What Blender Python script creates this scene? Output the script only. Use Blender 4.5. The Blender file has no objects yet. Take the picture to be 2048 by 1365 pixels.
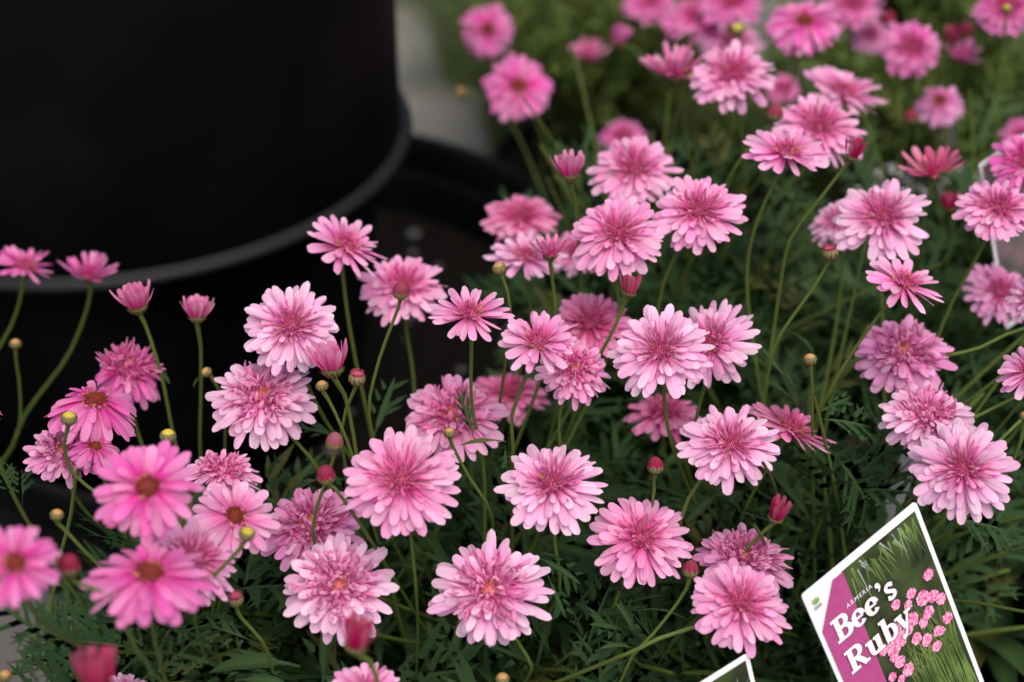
import bpy, math, random
from mathutils import Vector, Matrix, Quaternion
R_ = math.radians
random.seed(7)
scene = bpy.context.scene
col = scene.collection

# ------------------------------------------------------------------ camera
PITCH = R_(35.0)
CAM_H = 0.74
FPX = 50.0 / 36.0 * 2048.0
CAM = Vector((0.0, 0.0, CAM_H))
FWD = Vector((0.0, math.cos(PITCH), -math.sin(PITCH)))
UPV = Vector((0.0, math.sin(PITCH), math.cos(PITCH)))
RGT = Vector((1.0, 0.0, 0.0))
cam_data = bpy.data.cameras.new('camera')
cam_data.lens = 50.0
cam_data.sensor_width = 36.0
cam_data.clip_start = 0.02
cam_data.clip_end = 200.0
cam_data.dof.use_dof = True
cam_data.dof.focus_distance = 0.597
cam_data.dof.aperture_fstop = 4.8
cam_data.dof.aperture_blades = 0
cam = bpy.data.objects.new('camera', cam_data)
cam.location = CAM
cam.rotation_euler = (math.pi / 2 - PITCH, 0.0, 0.0)
col.objects.link(cam)
scene.camera = cam

# ------------------------------------------------------------------ sky, sun, exposure
SUN_EL, SUN_AZ = R_(68.0), R_(160.0)      # azimuth from +Y towards +X
world = bpy.data.worlds.new('World')
scene.world = world
world.use_nodes = True
wn = world.node_tree.nodes
wl = world.node_tree.links
for n in list(wn):
    wn.remove(n)
sky = wn.new('ShaderNodeTexSky')
sky.sky_type = 'NISHITA'
sky.sun_disc = False
sky.sun_elevation = SUN_EL
sky.sun_rotation = SUN_AZ
sky.air_density = 1.0
sky.dust_density = 6.0
sky.ozone_density = 0.6
bg = wn.new('ShaderNodeBackground')
bg.inputs['Strength'].default_value = 0.10
wo = wn.new('ShaderNodeOutputWorld')
wl.new(sky.outputs[0], bg.inputs[0])
wl.new(bg.outputs[0], wo.inputs[0])
sl = bpy.data.lights.new('sun', 'SUN')
sl.energy = 1.5
sl.angle = R_(70.0)
sl.color = (1.0, 0.955, 0.90)
sun = bpy.data.objects.new('sun', sl)
sd = Vector((math.sin(SUN_AZ) * math.cos(SUN_EL), math.cos(SUN_AZ) * math.cos(SUN_EL), math.sin(SUN_EL)))
sun.rotation_euler = sd.to_track_quat('Z', 'Y').to_euler()
sun.location = (0, 0, 5)
col.objects.link(sun)
scene.view_settings.view_transform = 'Standard'
scene.view_settings.look = 'None'
scene.view_settings.gamma = 1.0
scene.view_settings.exposure = 0.55
scene.view_settings.use_curve_mapping = False
scene.render.engine = 'CYCLES'
scene.cycles.use_denoising = True
scene.cycles.max_bounces = 8
scene.cycles.transparent_max_bounces = 8


def P(px, py, d):
    """world point seen at photo pixel (px, py), at depth d along the camera axis"""
    return CAM + FWD * d + RGT * ((px - 1024.0) / FPX * d) + UPV * ((682.5 - py) / FPX * d)


# ------------------------------------------------------------------ helpers
def tag(o, label=None, cat=None, group=None, kind=None):
    if label: o['label'] = label
    if cat: o['category'] = cat
    if group: o['group'] = group
    if kind: o['kind'] = kind
    return o


def link(o, parent=None):
    col.objects.link(o)
    if parent is not None:
        o.parent = parent
    return o


def empty(name, loc):
    o = bpy.data.objects.new(name, None)
    o.empty_display_size = 0.01
    o.location = loc
    return link(o)


def mobj(name, mesh, parent=None, loc=(0, 0, 0)):
    o = bpy.data.objects.new(name, mesh)
    o.location = loc
    return link(o, parent)


class MB:
    """collects vertices, faces, uvs and material slots"""
    def __init__(self):
        self.v, self.f, self.uv, self.mi = [], [], [], []

    def add(self, verts, faces, uvs, mi=0):
        b = len(self.v)
        self.v += [tuple(p) for p in verts]
        self.uv += list(uvs)
        self.f += [tuple(i + b for i in f) for f in faces]
        self.mi += [mi] * len(faces)

    def mesh(self, name, mats, smooth=True):
        me = bpy.data.meshes.new(name)
        me.from_pydata(self.v, [], self.f)
        for m in mats:
            me.materials.append(m)
        uvl = me.uv_layers.new(name='uv')
        li = [0] * len(me.loops)
        me.loops.foreach_get('vertex_index', li)
        buf = []
        for i in li:
            buf += self.uv[i]
        uvl.data.foreach_set('uv', buf)
        me.polygons.foreach_set('material_index', self.mi)
        me.polygons.foreach_set('use_smooth', [smooth] * len(me.polygons))
        me.update()
        return me


def grid_faces(nu, nv):
    """nu rows, nv columns of vertices"""
    return [(i * nv + j, i * nv + j + 1, (i + 1) * nv + j + 1, (i + 1) * nv + j)
            for i in range(nu - 1) for j in range(nv - 1)]


def catmull(pts, n, head=None):
    """centripetal Catmull-Rom through pts; head = direction of the curve before its first point"""
    pts = [Vector(p) for p in pts]
    g0 = pts[0] + (head * (pts[1] - pts[0]).length if head is not None else pts[0] - pts[1])
    ext = [g0] + pts + [pts[-1] * 2 - pts[-2]]
    lens = [(ext[i + 1] - ext[i]).length for i in range(1, len(ext) - 2)]
    tot = sum(lens)
    out = []
    for i in range(1, len(ext) - 2):
        p = ext[i - 1:i + 3]
        t = [0.0]
        for k in range(3):
            t.append(t[-1] + max(1e-5, (p[k + 1] - p[k]).length) ** .5)
        m = max(2, int(round(n * lens[i - 1] / tot)))
        for j in range(m):
            x = t[1] + (t[2] - t[1]) * j / m
            a1 = p[0].lerp(p[1], (x - t[0]) / (t[1] - t[0]))
            a2 = p[1].lerp(p[2], (x - t[1]) / (t[2] - t[1]))
            a3 = p[2].lerp(p[3], (x - t[2]) / (t[3] - t[2]))
            b1 = a1.lerp(a2, (x - t[0]) / (t[2] - t[0]))
            b2 = a2.lerp(a3, (x - t[1]) / (t[3] - t[1]))
            out.append(b1.lerp(b2, (x - t[1]) / (t[2] - t[1])))
    out.append(pts[-1])
    return out


def tube(mb, pts, r0, r1, sides=7, mi=0, rs=None):
    """tapered tube along pts"""
    n = len(pts)
    verts, uvs = [], []
    ref = Vector((0.31, 0.8, 0.2)).normalized()
    prev = None
    for i, p in enumerate(pts):
        t = (pts[min(i + 1, n - 1)] - pts[max(i - 1, 0)])
        t = t.normalized() if t.length > 1e-9 else Vector((0, 0, 1))
        a = ref - t * ref.dot(t)
        if prev is not None:
            a = prev - t * prev.dot(t)
        a.normalize()
        prev = a
        b = t.cross(a)
        r = rs[i] if rs else r0 + (r1 - r0) * i / (n - 1)
        for k in range(sides + 1):
            an = 2 * math.pi * k / sides
            verts.append(p + (a * math.cos(an) + b * math.sin(an)) * r)
            uvs.append((k / sides, i / (n - 1)))
    mb.add(verts, grid_faces(n, sides + 1), uvs, mi)


def lathe(mb, prof, sides=48, mi=0, center=(0, 0, 0)):
    verts, uvs = [], []
    n = len(prof)
    for i, (r, z) in enumerate(prof):
        for k in range(sides + 1):
            a = 2 * math.pi * k / sides
            verts.append((center[0] + r * math.cos(a), center[1] + r * math.sin(a), center[2] + z))
            uvs.append((k / sides, i / (n - 1)))
    mb.add(verts, [(a, b, c, d) for (a, b, c, d) in grid_faces(n, sides + 1)], uvs, mi)


# ------------------------------------------------------------------ materials
def new_mat(name):
    m = bpy.data.materials.new(name)
    m.use_nodes = True
    nt = m.node_tree
    for n in list(nt.nodes):
        nt.nodes.remove(n)
    return m, nt, nt.nodes, nt.links


def nd(nt, typ, **kw):
    n = nt.nodes.new(typ)
    for k, v in kw.items():
        setattr(n, k, v)
    return n


def ramp(nt, stops):
    n = nt.nodes.new('ShaderNodeValToRGB')
    e = n.color_ramp.elements
    while len(e) < len(stops):
        e.new(0.5)
    for i, (p, c) in enumerate(stops):
        e[i].position = p
        e[i].color = c if len(c) == 4 else (*c, 1)
    return n


def mixc(nt, fac, a, b, blend='MIX'):
    n = nd(nt, 'ShaderNodeMix', data_type='RGBA', blend_type=blend)
    for s, v in ((n.inputs[0], fac), (n.inputs[6], a), (n.inputs[7], b)):
        if hasattr(v, 'is_linked') or isinstance(v, bpy.types.NodeSocket):
            nt.links.new(v, s)
        elif isinstance(v, (int, float)):
            s.default_value = v
        else:
            s.default_value = (*v, 1) if len(v) == 3 else v
    return n.outputs[2]


def mth(nt, op, a, b=None, clamp=False):
    n = nd(nt, 'ShaderNodeMath', operation=op, use_clamp=clamp)
    for i, v in enumerate((a, b)):
        if v is None: continue
        if isinstance(v, (int, float)):
            n.inputs[i].default_value = v
        else:
            nt.links.new(v, n.inputs[i])
    return n.outputs[0]


def petal_material():
    m, nt, N, L = new_mat('petal')
    tc = nd(nt, 'ShaderNodeTexCoord')
    sep = nd(nt, 'ShaderNodeSeparateXYZ')
    L.new(tc.outputs['UV'], sep.inputs[0])
    u, v = sep.outputs[0], sep.outputs[1]
    oi = nd(nt, 'ShaderNodeObjectInfo')
    rnd = oi.outputs['Random']
    geo = nd(nt, 'ShaderNodeNewGeometry')
    isl = geo.outputs['Random Per Island']
    base = oi.outputs['Color']
    # deep colour towards the foot of the petal, pale towards the tip
    deep = mixc(nt, 1.0, base, (0.84, 0.42, 0.60), 'MULTIPLY')
    foot = ramp(nt, [(0.0, (1, 1, 1)), (0.22, (0.75, 0.75, 0.75)), (0.62, (0, 0, 0))])
    L.new(u, foot.inputs[0])
    c1 = mixc(nt, mth(nt, 'MULTIPLY', foot.outputs[0], 0.85), base, deep)
    tipr = ramp(nt, [(0.35, (0, 0, 0)), (0.9, (1, 1, 1))])
    L.new(u, tipr.inputs[0])
    tf = mth(nt, 'MULTIPLY', tipr.outputs[0], oi.outputs['Alpha'])
    c2 = mixc(nt, tf, c1, (0.93, 0.70, 0.86))
    # darker rim line at the petal edge
    edge = mth(nt, 'ABSOLUTE', mth(nt, 'SUBTRACT', v, 0.5))
    er = ramp(nt, [(0.40, (0, 0, 0)), (0.5, (1, 1, 1))])
    L.new(edge, er.inputs[0])
    c2 = mixc(nt, mth(nt, 'MULTIPLY', er.outputs[0], 0.45), c2, mixc(nt, 1.0, base, (0.85, 0.5, 0.68), 'MULTIPLY'))
    # fine lengthwise streaks
    cmb = nd(nt, 'ShaderNodeCombineXYZ')
    L.new(mth(nt, 'MULTIPLY', u, 1.6), cmb.inputs[0])
    L.new(mth(nt, 'MULTIPLY', v, 13.0), cmb.inputs[1])
    L.new(mth(nt, 'MULTIPLY', mth(nt, 'ADD', rnd, isl), 37.0), cmb.inputs[2])
    nz = nd(nt, 'ShaderNodeTexNoise')
    nz.inputs['Scale'].default_value = 1.0
    nz.inputs['Detail'].default_value = 2.0
    L.new(cmb.outputs[0], nz.inputs['Vector'])
    st = ramp(nt, [(0.35, (0, 0, 0)), (0.7, (1, 1, 1))])
    L.new(nz.outputs['Fac'], st.inputs[0])
    c3 = mixc(nt, mth(nt, 'MULTIPLY', st.outputs[0], 0.22), c2, deep)
    # each petal a little different
    hs = nd(nt, 'ShaderNodeHueSaturation')
    rr = mth(nt, 'FRACT', mth(nt, 'ADD', rnd, isl))
    L.new(mth(nt, 'ADD', mth(nt, 'MULTIPLY', rr, 0.26), 0.86), hs.inputs['Value'])
    L.new(mth(nt, 'ADD', mth(nt, 'MULTIPLY', mth(nt, 'FRACT', mth(nt, 'MULTIPLY', rr, 7.3)), 0.3), 0.85), hs.inputs['Saturation'])
    L.new(c3, hs.inputs['Color'])
    wv = nd(nt, 'ShaderNodeBump')
    wv.inputs['Strength'].default_value = 0.35
    wv.inputs['Distance'].default_value = 0.0006
    grv = mth(nt, 'COSINE', mth(nt, 'MULTIPLY', v, 18.85))
    L.new(mth(nt, 'ADD', mth(nt, 'MULTIPLY', grv, 0.4), nz.outputs['Fac']), wv.inputs['Height'])
    pb = nd(nt, 'ShaderNodeBsdfPrincipled')
    pb.inputs['Roughness'].default_value = 0.62
    pb.inputs['Specular IOR Level'].default_value = 0.25
    L.new(hs.outputs[0], pb.inputs['Base Color'])
    L.new(wv.outputs[0], pb.inputs['Normal'])
    tr = nd(nt, 'ShaderNodeBsdfTranslucent')
    L.new(hs.outputs[0], tr.inputs['Color'])
    mx = nd(nt, 'ShaderNodeMixShader')
    mx.inputs[0].default_value = 0.36
    L.new(pb.outputs[0], mx.inputs[1])
    L.new(tr.outputs[0], mx.inputs[2])
    out = nd(nt, 'ShaderNodeOutputMaterial')
    L.new(mx.outputs[0], out.inputs[0])
    return m


def simple_mat(name, c1, c2, scale=40.0, rough=0.6, spec=0.3, bump=0.0, detail=4.0, stretch=None, coord='Object', translucent=0.0, lo=0.35, hi=0.65):
    m, nt, N, L = new_mat(name)
    tc = nd(nt, 'ShaderNodeTexCoord')
    mp = nd(nt, 'ShaderNodeMapping')
    L.new(tc.outputs[coord], mp.inputs[0])
    if stretch:
        mp.inputs['Scale'].default_value = stretch
    nz = nd(nt, 'ShaderNodeTexNoise')
    nz.inputs['Scale'].default_value = scale
    nz.inputs['Detail'].default_value = detail
    L.new(mp.outputs[0], nz.inputs['Vector'])
    rp = ramp(nt, [(lo, c1), (hi, c2)])
    L.new(nz.outputs['Fac'], rp.inputs[0])
    oi = nd(nt, 'ShaderNodeObjectInfo')
    hs = nd(nt, 'ShaderNodeHueSaturation')
    L.new(mth(nt, 'ADD', mth(nt, 'MULTIPLY', oi.outputs['Random'], 0.3), 0.85), hs.inputs['Value'])
    L.new(rp.outputs[0], hs.inputs['Color'])
    pb = nd(nt, 'ShaderNodeBsdfPrincipled')
    pb.inputs['Roughness'].default_value = rough
    pb.inputs['Specular IOR Level'].default_value = spec
    L.new(hs.outputs[0], pb.inputs['Base Color'])
    if bump:
        b = nd(nt, 'ShaderNodeBump')
        b.inputs['Strength'].default_value = 1.0
        b.inputs['Distance'].default_value = bump
        L.new(nz.outputs['Fac'], b.inputs['Height'])
        L.new(b.outputs[0], pb.inputs['Normal'])
    out = nd(nt, 'ShaderNodeOutputMaterial')
    if translucent:
        tr = nd(nt, 'ShaderNodeBsdfTranslucent')
        L.new(hs.outputs[0], tr.inputs['Color'])
        mx = nd(nt, 'ShaderNodeMixShader')
        mx.inputs[0].default_value = translucent
        L.new(pb.outputs[0], mx.inputs[1])
        L.new(tr.outputs[0], mx.inputs[2])
        L.new(mx.outputs[0], out.inputs[0])
    else:
        L.new(pb.outputs[0], out.inputs[0])
    return m


def leaf_material(name, c1, c2, crib):
    m, nt, N, L = new_mat(name)
    tc = nd(nt, 'ShaderNodeTexCoord')
    sep = nd(nt, 'ShaderNodeSeparateXYZ')
    L.new(tc.outputs['UV'], sep.inputs[0])
    oi = nd(nt, 'ShaderNodeObjectInfo')
    geo = nd(nt, 'ShaderNodeNewGeometry')
    rr = mth(nt, 'FRACT', mth(nt, 'ADD', oi.outputs['Random'], geo.outputs['Random Per Island']))
    nz = nd(nt, 'ShaderNodeTexNoise')
    nz.inputs['Scale'].default_value = 160.0
    nz.inputs['Detail'].default_value = 4.0
    L.new(tc.outputs['Object'], nz.inputs['Vector'])
    c = mixc(nt, rr, c1, c2)
    yl = ramp(nt, [(0.93, (0, 0, 0)), (0.97, (1, 1, 1))])
    L.new(mth(nt, 'FRACT', mth(nt, 'MULTIPLY', rr, 5.7)), yl.inputs[0])
    c = mixc(nt, mth(nt, 'MULTIPLY', yl.outputs[0], 0.7), c, (0.14, 0.13, 0.03))
    sp = ramp(nt, [(0.40, (0.75, 0.75, 0.75)), (0.65, (1.15, 1.15, 1.15))])
    L.new(nz.outputs['Fac'], sp.inputs[0])
    c = mixc(nt, 1.0, c, sp.outputs[0], 'MULTIPLY')
    rb = ramp(nt, [(0.0, (1, 1, 1)), (0.10, (0.5, 0.5, 0.5)), (0.2, (0, 0, 0))])
    L.new(mth(nt, 'ABSOLUTE', sep.outputs[1]), rb.inputs[0])
    c = mixc(nt, mth(nt, 'MULTIPLY', rb.outputs[0], 0.6), c, crib)
    bm = nd(nt, 'ShaderNodeBump')
    bm.inputs['Distance'].default_value = 0.0007
    bm.inputs['Strength'].default_value = 0.6
    L.new(mth(nt, 'SUBTRACT', nz.outputs['Fac'], rb.outputs[0]), bm.inputs['Height'])
    pb = nd(nt, 'ShaderNodeBsdfPrincipled')
    pb.inputs['Roughness'].default_value = 0.55
    pb.inputs['Specular IOR Level'].default_value = 0.18
    L.new(c, pb.inputs['Base Color'])
    L.new(bm.outputs[0], pb.inputs['Normal'])
    tr = nd(nt, 'ShaderNodeBsdfTranslucent')
    L.new(c, tr.inputs['Color'])
    mx = nd(nt, 'ShaderNodeMixShader')
    mx.inputs[0].default_value = 0.15
    L.new(pb.outputs[0], mx.inputs[1])
    L.new(tr.outputs[0], mx.inputs[2])
    out = nd(nt, 'ShaderNodeOutputMaterial')
    L.new(mx.outputs[0], out.inputs[0])
    return m


def plain_mat(name, c, rough=0.5, spec=0.3):
    return simple_mat(name, tuple(x * 0.93 for x in c), tuple(min(1, x * 1.05) for x in c), scale=300, rough=rough, spec=spec)


def radial_mat(name, stops, rough=0.7):
    """colour by uv.x: 0 at the centre of the disc, 1 at its rim, mixed with noise"""
    m, nt, N, L = new_mat(name)
    tc = nd(nt, 'ShaderNodeTexCoord')
    sep = nd(nt, 'ShaderNodeSeparateXYZ')
    L.new(tc.outputs['UV'], sep.inputs[0])
    geo = nd(nt, 'ShaderNodeNewGeometry')
    k = mth(nt, 'ADD', sep.outputs[0], mth(nt, 'MULTIPLY', mth(nt, 'SUBTRACT', geo.outputs['Random Per Island'], 0.5), 0.45))
    rp = ramp(nt, stops)
    L.new(k, rp.inputs[0])
    pb = nd(nt, 'ShaderNodeBsdfPrincipled')
    pb.inputs['Roughness'].default_value = rough
    pb.inputs['Specular IOR Level'].default_value = 0.2
    L.new(rp.outputs[0], pb.inputs['Base Color'])
    out = nd(nt, 'ShaderNodeOutputMaterial')
    L.new(pb.outputs[0], out.inputs[0])
    return m


M = {}
M['petal'] = petal_material()
M['disc_pink'] = radial_mat('disc_pink', [(0.0, (0.20, 0.014, 0.04)), (0.45, (0.40, 0.05, 0.14)), (0.9, (0.58, 0.12, 0.26)), (1.0, (0.50, 0.30, 0.06))])
M['disc_brown'] = radial_mat('disc_brown', [(0.0, (0.24, 0.065, 0.012)), (0.5, (0.17, 0.028, 0.014)), (0.95, (0.17, 0.022, 0.022)), (1.0, (0.50, 0.25, 0.03))])
M['disc_yellow'] = radial_mat('disc_yellow', [(0.0, (0.60, 0.28, 0.03)), (0.4, (0.5, 0.12, 0.08)), (0.8, (0.55, 0.10, 0.22)), (1.0, (0.5, 0.42, 0.06))])
M['calyx'] = simple_mat('calyx', (0.075, 0.085, 0.02), (0.15, 0.15, 0.05), scale=900, rough=0.6, spec=0.3, bump=0.0002)
M['stem'] = simple_mat('stem', (0.072, 0.120, 0.018), (0.140, 0.190, 0.036), scale=8, rough=0.5, spec=0.35, coord='UV', stretch=(6, 1.2, 1), bump=0.0003)
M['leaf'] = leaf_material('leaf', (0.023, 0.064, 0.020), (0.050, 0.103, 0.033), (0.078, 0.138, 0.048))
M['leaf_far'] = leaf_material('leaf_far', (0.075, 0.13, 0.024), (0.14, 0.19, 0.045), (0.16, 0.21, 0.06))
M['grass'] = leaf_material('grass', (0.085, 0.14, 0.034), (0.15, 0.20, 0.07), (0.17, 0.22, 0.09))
M['black_plastic'] = simple_mat('black_plastic', (0.0014, 0.0014, 0.0017), (0.0065, 0.0065, 0.0070), scale=11, rough=0.58, spec=0.12, bump=0.0006, detail=9, lo=.42, hi=.85)
M['rim_plastic'] = simple_mat('rim_plastic', (0.0035, 0.0035, 0.004), (0.013, 0.013, 0.014), scale=7, rough=0.6, spec=0.22, bump=0.0008, detail=8, lo=.3, hi=.7)
M['soil'] = simple_mat('soil', (0.003, 0.0025, 0.002), (0.008, 0.0065, 0.005), scale=120, rough=0.95, spec=0.1, bump=0.004, detail=8)
M['perlite'] = plain_mat('perlite', (0.10, 0.10, 0.10), rough=0.8)
M['ground'] = simple_mat('ground', (0.062, 0.062, 0.066), (0.155, 0.150, 0.143), scale=3.0, rough=0.85, spec=0.2, bump=0.004, detail=10)
M['white_card'] = plain_mat('white_card', (0.80, 0.80, 0.82), rough=0.35, spec=0.45)
M['stake'] = plain_mat('stake', (0.62, 0.62, 0.62), rough=0.4, spec=0.4)
M['bud_tan'] = simple_mat('bud_tan', (0.30, 0.15, 0.045), (0.48, 0.30, 0.10), scale=500, rough=0.65)
M['bud_yellow'] = simple_mat('bud_yellow', (0.42, 0.32, 0.03), (0.60, 0.46, 0.06), scale=500, rough=0.65)
M['bud_red'] = simple_mat('bud_red', (0.27, 0.03, 0.06), (0.48, 0.09, 0.16), scale=400, rough=0.6, stretch=(1, 1, .3))
def scale_material():
    """bract: olive with a dark papery margin"""
    m, nt, N, L = new_mat('scale')
    tc = nd(nt, 'ShaderNodeTexCoord')
    sep = nd(nt, 'ShaderNodeSeparateXYZ')
    L.new(tc.outputs['UV'], sep.inputs[0])
    e = mth(nt, 'MULTIPLY', mth(nt, 'ABSOLUTE', mth(nt, 'SUBTRACT', sep.outputs[1], 0.5)), 2.0)
    k = mth(nt, 'MAXIMUM', e, mth(nt, 'POWER', sep.outputs[0], 3.0))
    rp = ramp(nt, [(0.35, (0.17, 0.16, 0.05)), (0.75, (0.12, 0.085, 0.03)), (1.0, (0.045, 0.02, 0.012))])
    L.new(k, rp.inputs[0])
    pb = nd(nt, 'ShaderNodeBsdfPrincipled')
    pb.inputs['Roughness'].default_value = 0.6
    L.new(rp.outputs[0], pb.inputs['Base Color'])
    out = nd(nt, 'ShaderNodeOutputMaterial')
    L.new(pb.outputs[0], out.inputs[0])
    return m


M['scale'] = scale_material()

# ------------------------------------------------------------------ ground
mb = MB()
S = 60.0
mb.add([(-S, -S, 0), (S, -S, 0), (S, S, 0), (-S, S, 0)], [(0, 1, 2, 3)], [(0, 0), (1, 0), (1, 1), (0, 1)])
tag(mobj('ground', mb.mesh('ground', [M['ground']])), kind='structure')

mb = MB()
mb.add([(-8, 1.34, .004), (.08, 1.34, .004), (.22, 12, .004), (-8, 12, .004)], [(0, 1, 2, 3)], [(0, 0), (1, 0), (1, 1), (0, 1)])
M['path'] = simple_mat('path', (0.17, 0.165, 0.155), (0.32, 0.30, 0.265), scale=4.0, rough=0.85, spec=0.2, bump=0.003, detail=10)
tag(mobj('path', mb.mesh('path', [M['path']])), kind='structure')

# ------------------------------------------------------------------ pots
def pebbles(mb, n, cx, cy, r, z, smin, smax, seed):
    rg = random.Random(seed)
    for _ in range(n):
        a, q = rg.random() * 6.283, r * math.sqrt(rg.random())
        s = rg.uniform(smin, smax)
        c = Vector((cx + q * math.cos(a), cy + q * math.sin(a), z))
        vs = []
        for d in ((1, 0, 0), (-1, 0, 0), (0, 1, 0), (0, -1, 0), (0, 0, 1), (0, 0, -1)):
            vs.append(c + Vector(d) * s * rg.uniform(.6, 1.2))
        fs = [(0, 2, 4), (2, 1, 4), (1, 3, 4), (3, 0, 4), (2, 0, 5), (1, 2, 5), (3, 1, 5), (0, 3, 5)]
        mb.add(vs, fs, [(0, 0)] * 6)


def pot(name, cx, cy, r, h, label, soil_z, group=None, rim=0.006, mat='black_plastic', rim_mat='black_plastic', taper=0.82, band=0.02, z0=0.0, soil=True, grit=0):
    t = empty(name, (cx, cy, z0))
    tag(t, label, 'pot', group)
    rb = r * taper
    b = MB()
    prof = [(0.001, 0.0), (rb - .004, 0.0), (rb, .003)]
    for k in range(1, 9):
        f = k / 8
        prof.append((rb + (r - rb) * f, .003 + (h - band - .003) * f))
    inner = [(r - .003, h - band)]
    for k in range(1, 7):
        f = k / 6
        inner.append((r - .003 - (r - rb) * f, (h - band) + (.006 - (h - band)) * f))
    lathe(b, prof + inner + [(0.001, .006)], 72)
    mobj('body', b.mesh('pot_body', [M[mat]]), t)
    b = MB()
    o = rim
    lathe(b, [(r - .0035, h - band - .001), (r + o * .6, h - band), (r + o, h - band + .003), (r + o, h - .004), (r + o * .7, h), (r - .001, h), (r - .0045, h - .003), (r - .0045, h - band)], 96)
    mobj('rim', b.mesh('pot_rim', [M[rim_mat]]), t)
    if soil:
        b = MB()
        f = min(1, max(0, (soil_z - z0) / h))
        rs = rb + (r - rb) * f - .006
        rg = random.Random(hash((round(cx * 1000), round(cy * 1000))) & 0xffff)
        prof = [(0.0005 + rs * k / 7, soil_z - z0 + rg.uniform(-.003, .004)) for k in range(8)]
        lathe(b, prof, 40)
        s = mobj('soil', b.mesh('pot_soil', [M['soil']]), t)
        if grit:
            b = MB()
            pebbles(b, grit, 0, 0, rs * .97, soil_z - z0 + .003, .002, .008, 5)
            tag(mobj('grit', b.mesh('pot_grit', [M['perlite']], False), s), kind='stuff')
    return t


# the wide tub and the tall container standing in it
pot('planter_tub', -0.1975, 0.930, 0.262, 0.150, 'wide low black plastic tub with the tall black container standing inside it', 0.075, rim=.006, band=.03, taper=.9, grit=70)
t = empty('plant_container', (-0.271, 0.892, 0.078))
tag(t, 'tall glossy black plant container with a grey lip round its lower part', 'container')
b = MB()
prof = [(0.001, 0.0), (0.150, 0.0), (0.153, 0.003), (0.165, 0.08), (0.178, 0.196)]
prof += [(0.1935, 0.2201), (0.194, 0.30), (0.1950, 0.42), (0.1975, 0.545), (0.1930, 0.545), (0.187, 0.30), (0.176, 0.18), (0.150, 0.02), (0.001, 0.018)]
lathe(b, prof, 120)
mobj('body', b.mesh('container_body', [M['black_plastic']]), t)
b = MB()
lathe(b, [(0.179, 0.2095), (0.196, 0.2100), (0.2000, 0.2108), (0.2013, 0.2122), (0.2015, 0.2142), (0.2007, 0.2160), (0.1988, 0.2172), (0.1942, 0.2190)], 140)
mobj('lip', b.mesh('container_lip', [M['rim_plastic']]), t)
b = MB()
lathe(b, [(0.1965, 0.52), (0.206, 0.521), (0.208, 0.525), (0.208, 0.553), (0.205, 0.557), (0.192, 0.557), (0.1915, 0.53)], 120)
mobj('rim', b.mesh('container_rim', [M['rim_plastic']]), t)
b = MB()
lathe(b, [(0.001, 0.50), (0.08, 0.503), (0.189, 0.498)], 40)
mobj('soil', b.mesh('container_soil', [M['soil']]), t)

# ------------------------------------------------------------------ petals
def petal_arrays(curl, notch, twist=0.0, camber=0.10, nu=7, nv=5, seed=0, slim=False):
    """strap petal, unit length along +X, unit width along Y, bent by curl degrees"""
    rg = random.Random(seed)
    verts, uvs = [], []
    x = z = 0.0
    pts = [(0.0, 0.0, 0.0)]
    for i in range(1, 41):
        a = R_(curl) * ((i - .5) / 40) ** 1.25
        x += math.cos(a) / 40
        z += math.sin(a) / 40
        pts.append((x, z, R_(curl) * (i / 40) ** 1.25))
    us = [0.0, 0.18, 0.42, 0.66, 0.82, 0.93, 1.0] if nu == 7 else [i / (nu - 1) for i in range(nu)]
    for i, u in enumerate(us):
        if slim:
            w = 0.5 * (0.55 + 0.45 * math.sin(math.pi * min(1, u * 1.05) * .62)) * (1 - max(0, u - .75) ** 2 * 9)
        else:
            w = 0.5 * min(1.0, 0.42 + .95 * u ** 0.9) * (1.0 if u < .74 else math.sqrt(max(0.0, 1 - ((u - .74) / .275) ** 2.3)))
        w = max(w, (0.10 if slim else .25) if u > .96 else .04)
        for j in range(nv):
            s = j / (nv - 1) * 2 - 1
            uu = u
            if i == len(us) - 1:
                uu -= 0.035 * s * s
                if notch == 1: uu -= 0.018 * (j % 2)
                if notch == 2: uu -= 0.022 * (1 - abs(s))
                uu += rg.uniform(-.008, .008)
            k = max(0.0, min(40.0, uu * 40))
            k0 = min(39, int(k)); fr = k - k0
            px = pts[k0][0] * (1 - fr) + pts[k0 + 1][0] * fr
            pz = pts[k0][1] * (1 - fr) + pts[k0 + 1][1] * fr
            an = pts[k0][2]
            y = s * w
            off = camber * (1 - s * s) * (.35 + .65 * math.sin(math.pi * min(1, u + .1))) * .35 + rg.uniform(-.006, .006)
            tw = R_(twist) * u
            yy = y * math.cos(tw)
            oz = off + y * math.sin(tw) * .35
            verts.append((px - math.sin(an) * oz, yy, pz + math.cos(an) * oz))
            uvs.append((u, (s + 1) / 2))
    return verts, grid_faces(len(us), nv), uvs


PET = {}
CURLS = [-75, -45, -25, -10, 8, 25, 45]
for ci, c in enumerate(CURLS):
    for k in range(3):
        v, f, uv = petal_arrays(c + random.uniform(-5, 5), k, random.uniform(-22, 22), random.uniform(.03, .16), seed=ci * 10 + k)
        mb = MB(); mb.add(v, f, uv)
        PET[(ci, k)] = mb.mesh('petal', [M['petal']])


def petal_mesh(curl, rg):
    ci = min(range(len(CURLS)), key=lambda i: abs(CURLS[i] - curl - rg.uniform(-9, 9)))
    return PET[(ci, rg.randrange(3))]


SLIM = [petal_arrays(c, 1, t, .3, nu=5, nv=3, seed=i, slim=True) for i, (c, t) in enumerate([(20, 10), (55, -20), (95, 15), (-30, 5), (-60, -15), (130, 20), (5, -5), (-90, 10)])]


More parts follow.
